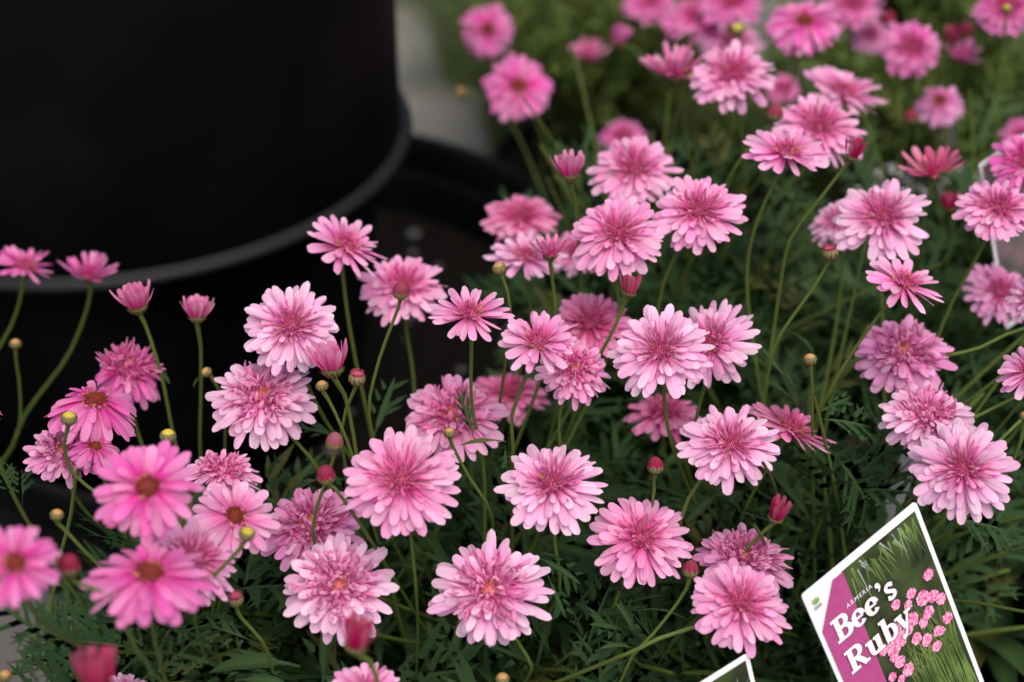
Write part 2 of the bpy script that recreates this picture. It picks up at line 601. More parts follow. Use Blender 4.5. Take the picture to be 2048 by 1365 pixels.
def knob(mb, c, n, r, h, u, mi=0):
    """small rounded floret"""
    n = n.normalized()
    a = n.orthogonal().normalized()
    b = n.cross(a)
    vs = []
    for (rr, hh) in ((.75, 0), (1.0, .55), (.62, .95)):
        for k in range(5):
            an = k * 1.2566
            vs.append(c + (a * math.cos(an) + b * math.sin(an)) * r * rr + n * h * hh)
    vs.append(c + n * h * 1.05)
    fs = []
    for i in range(2):
        for k in range(5):
            fs.append((i * 5 + k, i * 5 + (k + 1) % 5, i * 5 + 5 + (k + 1) % 5, i * 5 + 5 + k))
    for k in range(5):
        fs.append((10 + k, 10 + (k + 1) % 5, 15))
    mb.add(vs, fs, [(u, .5)] * 16, mi)


def disc_mesh(mat, rad, height, n, seed, kr=.075, kh=.16):
    """flower disc for a flower of radius 1: low dome covered with florets"""
    rg = random.Random(seed)
    mb = MB()
    prof = [(rad * 1.02, -.10), (rad * 1.02, 0.0)]
    for k in range(1, 6):
        a = k / 5 * math.pi / 2
        prof.append((max(.001, rad * math.cos(a)), height * math.sin(a)))
    lathe(mb, prof, 16)
    mb.uv = [(.8, .5)] * len(mb.uv)
    for i in range(n):
        q = math.sqrt((i + .5) / n)
        a = i * 2.39996 + rg.uniform(-.1, .1)
        rr = rad * q
        z = height * math.sqrt(max(0, 1 - q * q))
        nn = Vector((math.cos(a) * q * .9, math.sin(a) * q * .9, 1.05 - .5 * q))
        knob(mb, Vector((rr * math.cos(a), rr * math.sin(a), z - .02)), nn, kr * rg.uniform(.75, 1.2) * (.65 + .35 * q), kh * rg.uniform(.6, 1.3) * (.45 + .55 * q), q)
    return mb.mesh('disc', [M[mat]])


def tuft_mesh(n, r_in, r_out, l0, l1, e_in, e_out, w, seed, messy=0.0):
    """many narrow petaloids round the disc, for a flower of radius 1"""
    rg = random.Random(seed)
    mb = MB()
    for i in range(n):
        q = (i + .5) / n
        a = i * 2.39996 + rg.uniform(-.25, .25)
        rr = r_in + (r_out - r_in) * math.sqrt(q)
        el = R_(e_in + (e_out - e_in) * q + rg.uniform(-1, 1) * (8 + 26 * messy))
        ln = (l0 + (l1 - l0) * q) * rg.uniform(.7, 1.25)
        ww = w * rg.uniform(.7, 1.3)
        src = rg.choice(SLIM if messy else [SLIM[0], SLIM[3], SLIM[6], SLIM[1], SLIM[4]])
        mt = Matrix.Translation((rr * math.cos(a), rr * math.sin(a), .05 + .10 * (1 - q))) @ Matrix.Rotation(a + rg.uniform(-1, 1) * (.12 + .5 * messy), 4, 'Z') @ Matrix.Rotation(-el, 4, 'Y') @ Matrix.Rotation(rg.uniform(-.6, .6) * (1 + messy), 4, 'X') @ Matrix.Diagonal((ln, ww, ln, 1))
        mb.add([mt @ Vector(p) for p in src[0]], src[1], [(u * .75 + .12, v) for u, v in src[2]])
    return mb.mesh('florets', [M['petal']])


DISC = {
    'A': [disc_mesh('disc_pink', .17, .14, 80, 10 + i, kr=.020, kh=.15) for i in range(3)],
    'B': [disc_mesh('disc_yellow', .15, .12, 34, 20 + i, kr=.028, kh=.10) for i in range(3)],
    'C': [disc_mesh('disc_brown', .215, .12, 95, 30 + i, kr=.024, kh=.075) for i in range(3)],
    'D': [disc_mesh('disc_pink', .21, .16, 80, 40 + i, kr=.022, kh=.17) for i in range(3)],
}
TUFT = {
    'A': [tuft_mesh(78, .10, .28, .20, .36, 74, 24, .045, 50 + i) for i in range(4)],
    'B': [tuft_mesh(150, .06, .46, .20, .34, 78, 22, .062, 60 + i, messy=.8) for i in range(4)],
    'C': [tuft_mesh(20, .20, .24, .10, .16, 45, 20, .05, 70 + i) for i in range(2)],
    'D': [tuft_mesh(26, .12, .24, .14, .24, 70, 35, .045, 80 + i) for i in range(3)],
}


def calyx_mesh(seed, rad=1.0, h=1.0, flare=1.0):
    """green cup of overlapping scales, opening upwards, top at z=0"""
    rg = random.Random(seed)
    mb = MB()
    lathe(mb, [(.10, -h * 1.0), (.30, -h * .93), (rad * .66, -h * .66), (rad * .9, -h * .3), (rad * flare, 0.0), (rad * .8, .02), (.02, -.02)], 14)
    for row, (z0, r0) in enumerate(((-h * .86, rad * .52), (-h * .52, rad * .84), (-h * .28, rad * .97))):
        n = 9 + row * 2
        for k in range(n):
            a = (k + .5 * row) / n * 6.283 + rg.uniform(-.06, .06)
            w = .30 * rad
            ll = h * .42
            ca, sa = math.cos(a), math.sin(a)
            vs = []
            for (zz, ww, out) in ((0, .55, .02), (.45, 1.0, .085), (.8, .72, .10), (1.0, .12, .09)):
                for s in (-1, 0, 1):
                    rr = r0 + out * rad + (flare - .66) * rad * .25 * zz + (.03 if s == 0 else 0)
                    da = s * ww * w * .5 / max(.2, rr)
                    vs.append((rr * math.cos(a + da), rr * math.sin(a + da), z0 + ll * zz))
            mb.add(vs, grid_faces(4, 3), [(zz, v) for zz in (0, .4, .75, 1.0) for v in (0, .5, 1)], 1)
    return mb.mesh('calyx', [M['calyx'], M['scale']])


CALYX = [calyx_mesh(i, 1.0, .95) for i in range(3)]

# ------------------------------------------------------------------ where the plants are rooted
SOIL_Z = 0.118
BASES = {   # name: (x, y)
    'M': (-0.470, 0.600), 'A': (-0.150, 0.500), 'B': (-0.035, 0.520), 'C': (0.150, 0.535),
    'D': (0.085, 0.740), 'E': (0.285, 0.750), 'F': (0.355, 0.580),
    'J': (0.150, 1.450), 'K': (0.420, 1.380), 'L': (0.720, 1.300),
    'G': (0.070, 1.170), 'H': (0.340, 1.020), 'I': (0.560, 0.980),
}


def base_for(p):
    best, bd = None, 9
    for k, (x, y) in BASES.items():
        d = math.hypot(p.x - x, (p.y + .03 - y) * .9)
        if k == 'M': d *= .5
        if d < bd:
            best, bd = k, d
    return best


stem_rng = random.Random(99)


def make_stem(root, p0, n, d, px, py, way, r):
    """tube from the soil to the head"""
    base = Vector(root.location)
    if way:
        pts = [p0]
        for w in way:
            wx, wy = w[0], w[1]
            pts.append(P(wx, wy, w[2] if len(w) > 2 else d + .66 * d * (wy - py) / FPX))
        last = pts[-1]
        if last.z - base.z > .06:
            q = last.lerp(base, .5) + (last - pts[-2]).normalized() * .012
            pts.append(q)
        pts.append(base)
        cp = catmull([p - base for p in pts], 30, n)
    else:
        ln = (p0 - base).length
        dn = (-n * .6 + Vector((0, 0, -.5))).normalized()
        a, b, c, e = p0, p0 + dn * ln * .32, base + Vector((stem_rng.uniform(-.02, .02), stem_rng.uniform(-.02, .02), ln * .38)), base
        cp = []
        for k in range(27):
            t = k / 26
            cp.append(a * (1 - t) ** 3 + b * 3 * t * (1 - t) ** 2 + c * 3 * t * t * (1 - t) + e * t ** 3 - base)
    # slight waviness, none at the head
    w1, w2, ph = stem_rng.uniform(.0004, .0012), stem_rng.uniform(5, 11), stem_rng.random() * 6
    m = len(cp)
    for k in range(m):
        f = min(1, k / 6)
        cp[k] = cp[k] + Vector((math.sin(w2 * k / m + ph), math.cos(w2 * .8 * k / m + ph), 0)) * w1 * f
    mb = MB()
    rs = [r * (1.0 + .45 * max(0, 1 - k / 2.5) + .16 * k / m) for k in range(m)]
    tube(mb, cp, r, r, 8, rs=rs)
    return mobj('stem', mb.mesh('stem', [M['stem']]), root)


def head_frame(px, py, d, asp, phi):
    """unit normal of the flower face from its outline: asp = minor/major, phi = image direction it faces (deg)"""
    tl = math.acos(max(.02, min(.999, asp)))
    ray = (P(px, py, d) - CAM).normalized()
    back = -ray
    r = RGT - back * RGT.dot(back); r.normalize()
    u = back.cross(r)
    return (back * math.cos(tl) + (r * math.cos(R_(phi)) + u * math.sin(R_(phi))) * math.sin(tl)).normalized()


TINT = {   # main petal colour and how pale the tip turns
    'pale': (0.86, 0.39, 0.69, .85), 'mid': (0.86, 0.305, 0.61, .55), 'rose': (0.78, 0.205, 0.45, .30),
    'mag': (0.80, 0.18, 0.52, .22), 'mauve': (0.76, 0.29, 0.58, .35), 'coral': (0.78, 0.16, 0.33, .12),
    'crim': (0.52, 0.055, 0.15, .06), 'bud': (0.36, 0.055, 0.10, .05),
}


def tinted(t, rg, deep=0.0):
    r, g, b, a = TINT[t]
    k = rg.uniform(.94, 1.05)
    return (min(1, r * k * (1 - .16 * deep)), g * k * (1 - .55 * deep), b * k * (1 - .42 * deep), a * (1 - .8 * deep))


def rings_for(typ, rg):
    # (count, foot radius, length, width, elevation, curl, height, depth of colour, jitter)
    if typ == 'A':
        return [(24, .13, .86, .20, -1, -16, .00, 0.0, 6), (22, .13, .77, .185, 8, -19, .033, .04, 6),
                (18, .14, .62, .155, 16, -21, .06, .14, 8), (13, .16, .44, .105, 26, -20, .075, .38, 10)]
    if typ == 'B':
        return [(24, .13, .87, .20, -4, -20, .00, 0.0, 8), (22, .13, .77, .185, 7, -23, .042, .04, 9),
                (17, .16, .60, .15, 16, -27, .07, .12, 11), (10, .2, .40, .12, 30, -28, .095, .25, 14)]
    if typ == 'C':
        return [(21, .17, .86, .225, -1, -12, .00, 0.0, 7), (18, .17, .78, .205, 6, -16, .028, .04, 8), (9, .18, .52, .15, 16, -14, .05, .12, 9)]
    if typ == 'D':
        return [(15, .15, .86, .20, 6, -8, .00, 0.0, 6), (13, .15, .72, .18, 18, -10, .03, .05, 7), (8, .15, .46, .13, 34, 0, .06, .2, 8)]
    if typ == 'E':    # wide cup, petals rising
        return [(13, .20, .92, .20, 26, 14, .00, 0.0, 10), (11, .18, .80, .18, 44, 14, .04, .12, 9), (8, .12, .55, .14, 62, 8, .06, .35, 8)]
    if typ == 'U':    # half open cup
        return [(11, .36, 1.20, .33, 52, 24, .00, 0.0, 9), (10, .30, 1.10, .30, 64, 20, .05, .1, 8), (9, .2, .85, .24, 74, 10, .08, .3, 8)]
    if typ == 'T':    # tuft just opening
        return [(10, .50, 1.60, .40, 72, 12, .00, 0.0, 8), (9, .38, 1.45, .36, 78, 8, .05, .15, 8), (7, .2, 1.15, .30, 82, 5, .1, .35, 7)]


FLOWER_GROUP = 'pink daisies on their stems'
n_flower = 0


def flower(typ, px, py, w, asp, phi, d, tint, label, way=None, group=FLOWER_GROUP, drop=0.0, droop=0.0, stem_r=.00080):
    global n_flower
    n_flower += 1
    rg = random.Random(n_flower * 131 + 7)
    R = w * d / FPX / 2 * (1.075 if typ in 'ABC' else 1.02)
    n = head_frame(px, py, d, asp, phi)
    p = P(px, py, d)
    if way:
        lastp = P(way[-1][0], way[-1][1], way[-1][2] if len(way[-1]) > 2 else d + .66 * d * (way[-1][1] - py) / FPX)
    else:
        lastp = p - n * .03
    bk = base_for(lastp)
    bx, by = BASES[bk]
    an, q = rg.random() * 6.283, .045 * math.sqrt(rg.random())
    base = Vector((bx + q * math.cos(an), by + q * math.sin(an), SOIL_Z - .004))
    name = {'U': 'opening_daisy', 'T': 'opening_daisy'}.get(typ, 'pink_daisy')
    root = empty(name, base)
    tag(root, label, 'flower', group)
    # head: z axis along n, random spin
    qt = n.to_track_quat('Z', 'Y') @ Quaternion((0, 0, 1), rg.random() * 6.283)
    hd = {'E': 'D', 'U': 'D', 'T': 'D'}.get(typ, typ)
    scl = {'U': .62, 'T': .52}.get(typ, 1.0)
    cal_h = {'U': .40, 'T': .46, 'E': .24}.get(typ, .21) * R
    cal_r = {'U': .46, 'T': .62, 'E': .27}.get(typ, .25) * R
    up = n * {'U': -R * .35, 'T': -R * .62, 'E': -R * .15}.get(typ, 0.0)
    hp = p + up
    head = mobj('flower_head', rg.choice(DISC[hd]), root, hp - base)
    head.rotation_mode = 'QUATERNION'
    head.rotation_quaternion = qt
    hs = R * (scl if typ not in 'UT' else 1.0)
    head.scale = (hs, hs, hs)
    tf = mobj('florets', rg.choice(TUFT[hd]), head)
    tag(tf, kind='stuff')
    tc = tinted(tint, rg, .78 if typ in 'AD' else .62)
    tf.color = (tc[0], tc[1], tc[2], .30 if typ == 'B' else .12)
    tf.rotation_euler = (0, 0, rg.random() * 6.283)
    if typ in 'UT':
        tf.scale = (1, 1, 1.3)
    for ri, (cnt, r0, ln, wd, el, cu, z0, deep, jit) in enumerate(rings_for(typ, rg)):
        cnt = max(5, int(round(cnt * rg.uniform(.92, 1.08))))
        ph = rg.random() * 6.283
        c = tinted(tint, rg, deep)
        for k in range(cnt):
            if rg.random() < drop: continue
            a = ph + (k + rg.uniform(-.28, .28)) / cnt * 6.283
            L = ln * rg.uniform(.84, 1.08)
            W = wd * rg.uniform(.82, 1.16)
            e = R_(el - droop + rg.gauss(0, jit * .75))
            pm = petal_mesh(cu - droop * .8, rg)
            o = bpy.data.objects.new('petal', pm)
            o.parent = head
            o.location = (r0 * math.cos(a), r0 * math.sin(a), z0 + rg.uniform(-.012, .012))
            o.rotation_mode = 'QUATERNION'
            o.rotation_quaternion = Quaternion((0, 0, 1), a) @ Quaternion((0, 1, 0), -e) @ Quaternion((1, 0, 0), R_(rg.gauss(0, 9)))
            o.scale = (L, W, L)
            v = rg.uniform(.93, 1.06)
            o.color = (min(1, c[0] * v), c[1] * v * rg.uniform(.9, 1.08), c[2] * v, c[3] * rg.uniform(.6, 1.25))
            col.objects.link(o)
    cx = mobj('calyx', rg.choice(CALYX), root, hp - base - n * (.02 * R))
    cx.rotation_mode = 'QUATERNION'
    cx.rotation_quaternion = qt
    cx.scale = (cal_r, cal_r, cal_h)
    make_stem(root, hp - n * (cal_h * .9), n, d, px, py, way, stem_r * (1.0 + .12 * rg.uniform(-1, 1)))
    return root


SCUV = [(zz, v) for zz in (0, .4, .75, 1.0) for v in (0, .5, 1)]


def bud_mesh(seed, kind):
    """closed bud of radius 1, foot at z=-1: scales below, coloured crown above"""
    rg = random.Random(seed)
    mb = MB()
    tall = {'tan': 1.0, 'yellow': 1.0, 'red': 1.35, 'open': .9}[kind]
    prof = []
    for k in range(11 if kind != 'red' else 7):
        a = -math.pi / 2 + k / 10 * math.pi
        z = math.sin(a)
        r = math.cos(a)
        if z > 0: z *= tall * .92
        prof.append((max(.002, r * (1.0 if z < .2 else (1 - .10 * (z - .2)))), z))
    if kind == 'open':
        prof = prof[:7] + [(.80, .62), (.62, .66), (.45, .48), (.002, .40)]
    lathe(mb, prof, 14, 0)
    rows = ((-.85, .45, .60), (-.62, .72, .62), (-.35, .92, .55)) if kind == 'red' else ((-.82, .45, .62), (-.48, .72, .72), (-.10, .92, .70)) if kind != 'open' else ((-.82, .45, .62), (-.45, .74, .75), (-.05, .95, .72))
    for ri, (z0, r0, ll) in enumerate(rows):
        n = 7 + ri * 2
        for k in range(n):
            a = (k + .5 * (ri % 2)) / n * 6.283 + rg.uniform(-.08, .08)
            vs = []
            for (zz, ww) in ((0, .55), (.4, 1.0), (.75, .75), (1.0, .1)):
                z = z0 + ll * zz
                rb = math.sqrt(max(.05, 1 - min(.98, (z / (tall * .92 if z > 0 else 1)) ** 2)))
                for s in (-1, 0, 1):
                    rr = rb + .05 + (.05 if s == 0 else -.01)
                    da = s * ww * .34 / max(.35, rb)
                    vs.append((rr * math.cos(a + da), rr * math.sin(a + da), z))
            mb.add(vs, grid_faces(4, 3), SCUV, 1)
    if kind == 'red':       # ribbed crown of folded petals coming to a blunt point
        vs, uv = [], []
        for i in range(9):
            t = i / 8
            z = -.15 + 1.55 * t
            r = 1.0 * (1 - t ** 2.6) ** .75
            for k in range(37):
                a = k / 36 * 6.2832
                rr = max(.02, r * (1 + .07 * math.cos(9 * a + 1.6 * t) + .03 * math.cos(5 * a + seed)))
                vs.append((rr * math.cos(a), rr * math.sin(a), z + .05 * math.cos(9 * a + .6) * t))
                uv.append((.25 + .5 * t, .5 + .45 * math.cos(9 * a + 1.6 * t)))
        mb.add(vs, grid_faces(9, 37), uv, 2)
    if kind == 'open':      # ring of short petal tips round a hollow
        for k in range(13):
            a = k / 13 * 6.283 + rg.uniform(-.1, .1)
            src = SLIM[1]
            mt = Matrix.Translation((.80 * math.cos(a), .80 * math.sin(a), .34)) @ Matrix.Rotation(a + math.pi, 4, 'Z') @ Matrix.Rotation(-R_(74), 4, 'Y') @ Matrix.Diagonal((.66, .40, .66, 1))
            mb.add([mt @ Vector(p) for p in src[0]], src[1], src[2], 2)
    top = {'tan': 'bud_tan', 'yellow': 'bud_yellow', 'red': 'bud_red', 'open': 'bud_red'}[kind]
    return mb.mesh('bud', [M[top], M['scale'], M['petal']])


BUD = {k: [bud_mesh(i * 7 + 3, k) for i in range(2)] for k in ('tan', 'yellow', 'red', 'open')}
BUD_GROUP = 'closed flower buds on thin stems'


def bud(kind, px, py, w, phi, d, label, way=None, asp=.35, group=BUD_GROUP, stem_r=.00068):
    global n_flower
    n_flower += 1
    rg = random.Random(n_flower * 77 + 5)
    R = w * d / FPX / 2 * .95
    n = head_frame(px, py, d, asp, phi)
    p = P(px, py, d)
    lastp = p - n * .03
    if way:
        lastp = P(way[-1][0], way[-1][1], way[-1][2] if len(way[-1]) > 2 else d + .66 * d * (way[-1][1] - py) / FPX)
    bx, by = BASES[base_for(lastp)]
    an, q = rg.random() * 6.283, .045 * math.sqrt(rg.random())
    base = Vector((bx + q * math.cos(an), by + q * math.sin(an), SOIL_Z - .004))
    root = empty('flower_bud', base)
    tag(root, label, 'bud', group)
    o = mobj('bud_head', rg.choice(BUD[kind]), root, p - base)
    o.rotation_mode = 'QUATERNION'
    o.rotation_quaternion = n.to_track_quat('Z', 'Y') @ Quaternion((0, 0, 1), rg.random() * 6.283)
    o.scale = (R, R, R)
    o.color = TINT['bud']
    make_stem(root, p - n * R * .95, n, d, px, py, way, stem_r)
    return root


# ------------------------------------------------------------------ the flowers
# type, px, py, width px, aspect, facing, depth, tint, label, stem waypoints
FAR = 'daisies on the plants at the back'
FL = [
 # middle of the bed
 ('A', 1322, 704, 202, .90, 100, .590, 'pale', 'large pale double daisy with dark spiky crimson centre, overlapping a similar one behind it', [(1330, 830), (1345, 900)]),
 ('A', 1424, 688, 186, .86, 130, .628, 'pale', 'pale double daisy tucked behind the large spiky-centred one, its dark centre partly covered', [(1400, 800), (1390, 900)]),
 ('A', 1180, 652, 166, .80, 95, .665, 'rose', 'rose double daisy behind the overlapping pair, below the small crimson tuft', [(1175, 760)]),
 ('D', 1076, 686, 176, .75, 95, .580, 'mid', 'pink semi-double daisy with yellow ring round its centre, lying over a fluffy one', [(1050, 755), (1025, 830), (1030, 890)]),
 ('B', 1148, 742, 152, .84, 70, .607, 'mid', 'fluffy pink daisy half hidden under the yellow-ringed semi-double daisy', [(1120, 830), (1118, 930)]),
 ('D', 940, 630, 168, .62, 90, .598, 'mid', 'open semi-double daisy with narrow petals on a thick upright stem beside a long narrow leaf', [(944, 690), (945, 800), (962, 900), (968, 950)]),
 ('B', 906, 832, 208, .76, 95, .640, 'mid', 'fluffy pink daisy with one orange yellow speck, behind the upright semi-double daisy stem', None),
 ('A', 1020, 790, 155, .55, 90, .735, 'rose', 'shadowed pink daisy low behind the stems of the yellow-ringed daisy', None),
 ('A', 1106, 973, 212, .83, 90, .590, 'pale', 'pale double daisy with crimson floret centre and white-edged outer petals above the lobed leaves', [(1110, 1090), (1118, 1180)]),
 ('A', 803, 962, 232, .92, 95, .562, 'mid', 'very large double pink daisy with soft deep pink centre beside the two crimson buds', [(822, 1080), (830, 1190)]),
 ('B', 980, 1184, 238, .93, 100, .572, 'pale', 'large shaggy pale daisy with orange speck in its curled centre, above the round tan bud', [(1040, 1290), (1065, 1330)]),
 ('B', 677, 1172, 228, .94, 100, .570, 'pale', 'large shaggy pale pink daisy standing over the blurred crimson tuft', None),
 ('B', 622, 1052, 208, .80, 105, .612, 'mauve', 'mauve fluffy daisy crossed by a green stem, behind the large shaggy one', None),
 ('A', 1282, 1078, 200, .86, 75, .602, 'mid', 'double pink daisy with yellow-edged centre and two stems showing below, under the pointed pink bud', [(1245, 1165), (1212, 1235)]),
 ('A', 1462, 892, 200, .82, 85, .592, 'pale', 'pale double daisy with dark crimson centre in front of the sideways tilted one', [(1400, 960), (1360, 1040)]),
 ('D', 1580, 862, 200, .28, 62, .632, 'rose', 'rose daisy tilted almost edge-on below the tan bud on its upright stalk', [(1500, 1000), (1478, 1080)]),
 ('A', 1328, 832, 162, .50, 85, .690, 'rose', 'dim rose daisy lying low in the shade behind a bent stem', None),
 ('A', 1480, 1210, 200, .84, 60, .570, 'mid', 'double pink daisy leaning right over a side branch next to the dull red bud', [(1400, 1250), (1320, 1275), (1270, 1300)]),
 ('B', 1490, 1118, 192, .66, 75, .612, 'mauve', 'mauve fluffy domed daisy partly covered by a crimson tuft stem', None),
 ('A', 1925, 940, 206, .94, 90, .590, 'pale', 'pale double daisy with dark spiky centre just above the large plant tag', [(1985, 893, .628), (2060, 830, .665)]),
 ('B', 1856, 833, 184, .70, 80, .622, 'pale', 'fluffy pale daisy squeezed between two others above the plant tag', [(1950, 835), (2040, 790)]),
 ('B', 1806, 708, 192, .80, 75, .655, 'mauve', 'soft lilac pink fluffy daisy with faint orange centre, stem running off to the right', [(1900, 710), (1960, 695), (2050, 655)]),
 ('D', 1808, 570, 168, .52, 62, .618, 'mid', 'small starry semi-double daisy with yellow green foot tilted on a slanting stem', [(1780, 605), (1690, 730), (1645, 810)]),
 ('A', 1766, 438, 198, .80, 90, .660, 'pale', 'full pale double daisy with deep rose centre above the starry tilted one', None),
 ('A', 1680, 446, 122, .74, 110, .710, 'pale', 'paler daisy peeping out from behind the full double one', None),
 ('A', 1995, 420, 165, .70, 80, .655, 'mid', 'double pink daisy lying across the back tag\'s corner', [(1960, 500), (1890, 640)]),
 ('A', 2050, 326, 144, .85, 90, .685, 'mag', 'magenta daisy behind the back tag\'s corner', None),
 ('A', 2045, 275, 90, .85, 90, .930, 'mag', 'small magenta daisy above the one behind the back tag', None),
 ('A', 1998, 585, 136, .80, 60, .720, 'mauve', 'mauve daisy hanging in shade under the back tag', None),
 ('D', 2062, 596, 110, .70, 150, .640, 'pale', 'pale narrow-petalled daisy in front of the back tag\'s mauve neighbour', None),
 ('D', 2062, 740, 150, .60, 125, .600, 'mid', 'pink daisy with upswept petals, its stem below the lilac fluffy one\'s stem', [(2080, 850)]),
 ('E', 1865, 338, 132, .42, 92, .715, 'coral', 'coral pink daisy with few spreading petals above the dull crimson bud', [(1850, 420)]),
 ('D', 1572, 308, 182, .46, 82, .660, 'mid', 'flat wide pink daisy on a long curved stem beside the crimson cup bud', [(1555, 355), (1515, 440), (1490, 560)]),
 ('A', 1636, 258, 192, .66, 75, .720, 'mid', 'loose double pink daisy with long narrow petals behind the crimson cup bud', None),
 ('D', 1685, 188, 175, .42, 68, .800, 'mid', 'flattened pink daisy leaning behind the loose long-petalled one', None),
 ('A', 1465, 152, 176, .70, 92, .750, 'mid', 'double pink daisy with long lower petal beside the one seen from below', [(1480, 250), (1490, 380)]),
 ('E', 1348, 140, 150, .26, 95, .770, 'rose', 'rose daisy seen from the side with its green calyx on a tall bare stem', [(1362, 190), (1372, 270), (1385, 350)]),
 ('A', 1268, 342, 178, .78, 92, .705, 'mid', 'pink double daisy at the back of the cluster beside the rose pink cup', None),
 ('A', 1235, 470, 196, .82, 92, .640, 'mid', 'double pink daisy with rose centre in the middle of the upper cluster', [(1232, 570), (1238, 640)]),
 ('A', 1398, 426, 180, .80, 92, .645, 'mid', 'double pink daisy with neat crimson pincushion centre on a slanting stem', [(1365, 485), (1318, 610)]),
 ('A', 1042, 438, 152, .64, 95, .765, 'rose', 'soft rose daisy at the tub side of the cluster, behind the yellow-footed one', None),
 ('D', 1052, 516, 160, .52, 88, .705, 'pale', 'pale flat daisy with yellow foot behind the green closed bud', [(1050, 560), (1060, 640)]),
 ('E', 1100, 503, 104, .24, 92, .632, 'rose', 'small rose daisy in side view with brush-like petals above its green calyx', [(1103, 560), (1106, 660)]),
 ('A', 1150, 505, 122, .66, 90, .765, 'mid', 'pink daisy hidden behind the cup bud stem in the upper cluster', None),
 # by the tall container
 ('D', 690, 495, 184, .56, 64, .660, 'mid', 'pink daisy tipped to the right in front of the container\'s grey lip', [(688, 560), (700, 660), (716, 760)]),
 ('A', 808, 576, 174, .76, 92, .690, 'mid', 'pink daisy with a dark red bud standing in front of its centre', [(812, 660), (825, 760)]),
 ('A', 583, 654, 198, .91, 95, .615, 'pale', 'large round pale double daisy in front of the black tub', None),
 ('B', 524, 798, 212, .82, 95, .615, 'pale', 'shaggy pale daisy with curled rosy centre just below the large round one', [(600, 890), (640, 940)]),
 ('D', 50, 534, 128, .50, 80, .745, 'mag', 'magenta starry daisy on a thin arched stem in front of the container', [(40, 600), (0, 690)]),
 ('E', 176, 545, 118, .45, 95, .745, 'mag', 'magenta side-on daisy on a long stem sweeping down past the container', [(180, 585), (140, 700), (50, 830), (10, 920)]),
 ('B', 257, 738, 168, .66, 85, .660, 'mag', 'magenta daisy with drooping petals behind the cup bud\'s stem', None),
 ('C', 190, 804, 196, .58, 80, .600, 'mag', 'magenta daisy with brown centre and drooping petals above the yellow closed bud', None),
 ('B', 124, 905, 146, .80, 95, .605, 'mauve', 'mauve daisy with tangled centre behind the yellow closed bud', None),
 ('C', 190, 895, 112, .70, 85, .590, 'mag', 'small dark-eyed magenta daisy under the drooping brown-centred one', [(160, 930), (140, 1030), (105, 1160), (100, 1300)]),
 # front
 ('C', 294, 976, 206, .95, 90, .505, 'mag', 'bright pink single daisy facing straight out with round rust brown disc', None),
 ('B', 445, 945, 152, .52, 88, .590, 'mid', 'small fluffy daisy with bright orange specks behind the rust-disc single daisy', None),
 ('C', 470, 1034, 166, .90, 75, .560, 'mid', 'pink single daisy with brown disc ringed in yellow behind the yellow bud', None),
 ('C', 298, 1150, 242, .66, 88, .490, 'mag', 'wide bright pink single daisy with orange brown disc, the lower of the two in front', None),
 ('A', 382, 1122, 200, .74, 60, .540, 'mid', 'pink daisy mostly hidden behind the wide orange-disc one', None),
 ('C', 30, 1128, 178, .92, 95, .452, 'mag', 'magenta single daisy with widely spaced petals and orange disc, by the dim red bud', None),
 ('A', 732, 1392, 160, .85, 90, .535, 'mid', 'pink daisy whose upper petals rise under the blurred crimson tuft', None),
 ('A', 252, 1385, 100, .80, 90, .560, 'pale', 'pale daisy showing only its top petals beside the big crimson tuft', None),
 ('D', -22, 822, 60, .6, 90, .62, 'mag', 'magenta daisy beside the drooping brown-centred one, only petal tips showing', None),
 # back plants
 ('C', 976, 60, 108, .95, 90, 1.05, 'mag', 'dark-eyed magenta daisy on the back plant above the other dark-eyed one', None),
 ('C', 1037, 174, 136, .88, 90, .940, 'mag', 'magenta daisy with small brown eye beside the orange tan bud, behind the tub', [(1070, 240), (1095, 300)]),
 ('E', 1176, 110, 92, .35, 90, 1.10, 'rose', 'dusky pink daisy in side view on the back plant', None),
 ('A', 1246, 275, 92, .80, 90, 1.06, 'mag', 'dim magenta daisy low behind the upper cluster', None),
 ('A', 1300, 8, 104, .60, 90, 1.12, 'mag', 'magenta daisy at the back beside the leaning pink tuft bud', None, FAR),
 ('A', 1392, 38, 136, .55, 90, 1.02, 'mag', 'wide magenta daisy at the back above the side-view rose daisy', None, FAR),
 ('A', 1462, 8, 128, .6, 90, 1.00, 'mag', 'magenta daisy at the back, one of a crowd', None, FAR),
 ('A', 1465, 88, 130, .45, 90, 1.08, 'mauve', 'dusky daisy behind the yellow round bud at the back', None),
 ('C', 1608, 44, 148, .66, 88, .850, 'mag', 'magenta single daisy with orange disc and separate petals at the back', None),
 ('A', 1705, 12, 118, .6, 90, .980, 'mag', 'magenta daisy at the back between the orange-disc single and the dark red bud', None, FAR),
 ('A', 1740, 72, 82, .8, 90, 1.00, 'mauve', 'pale mauve daisy touching the dark red bud at the back', None),
 ('A', 1822, 96, 122, .88, 65, .880, 'mag', 'bright pink round daisy next to the pair of crimson buds', [(1815, 190), (1790, 330)]),
 ('E', 1925, 112, 84, .55, 80, .920, 'mag', 'pink daisy with ragged petals under the pair of crimson buds', None),
 ('C', 1880, 202, 106, .80, 88, .885, 'mauve', 'mauve daisy with orange disc and drooping petals above the coral one', None),
 ('A', 2012, 18, 126, .85, 90, .870, 'mag', 'magenta daisy behind a small yellow bud at the back', None),
 ('A', 1566, 178, 70, .8, 90, 1.02, 'mag', 'dim magenta daisy glimpsed behind the loose long-petalled one', None),
 ('A', 1702, 325, 62, .7, 90, .96, 'mauve', 'tiny dim pink daisy glimpsed behind the crimson cup bud', None),
 ('A', 1715, 880, 56, .6, 90, .92, 'coral', 'dim reddish daisy deep in the shade behind the tan bud\'s leaves', None),
]
DROOP = {'C': 8, 'B': 4}
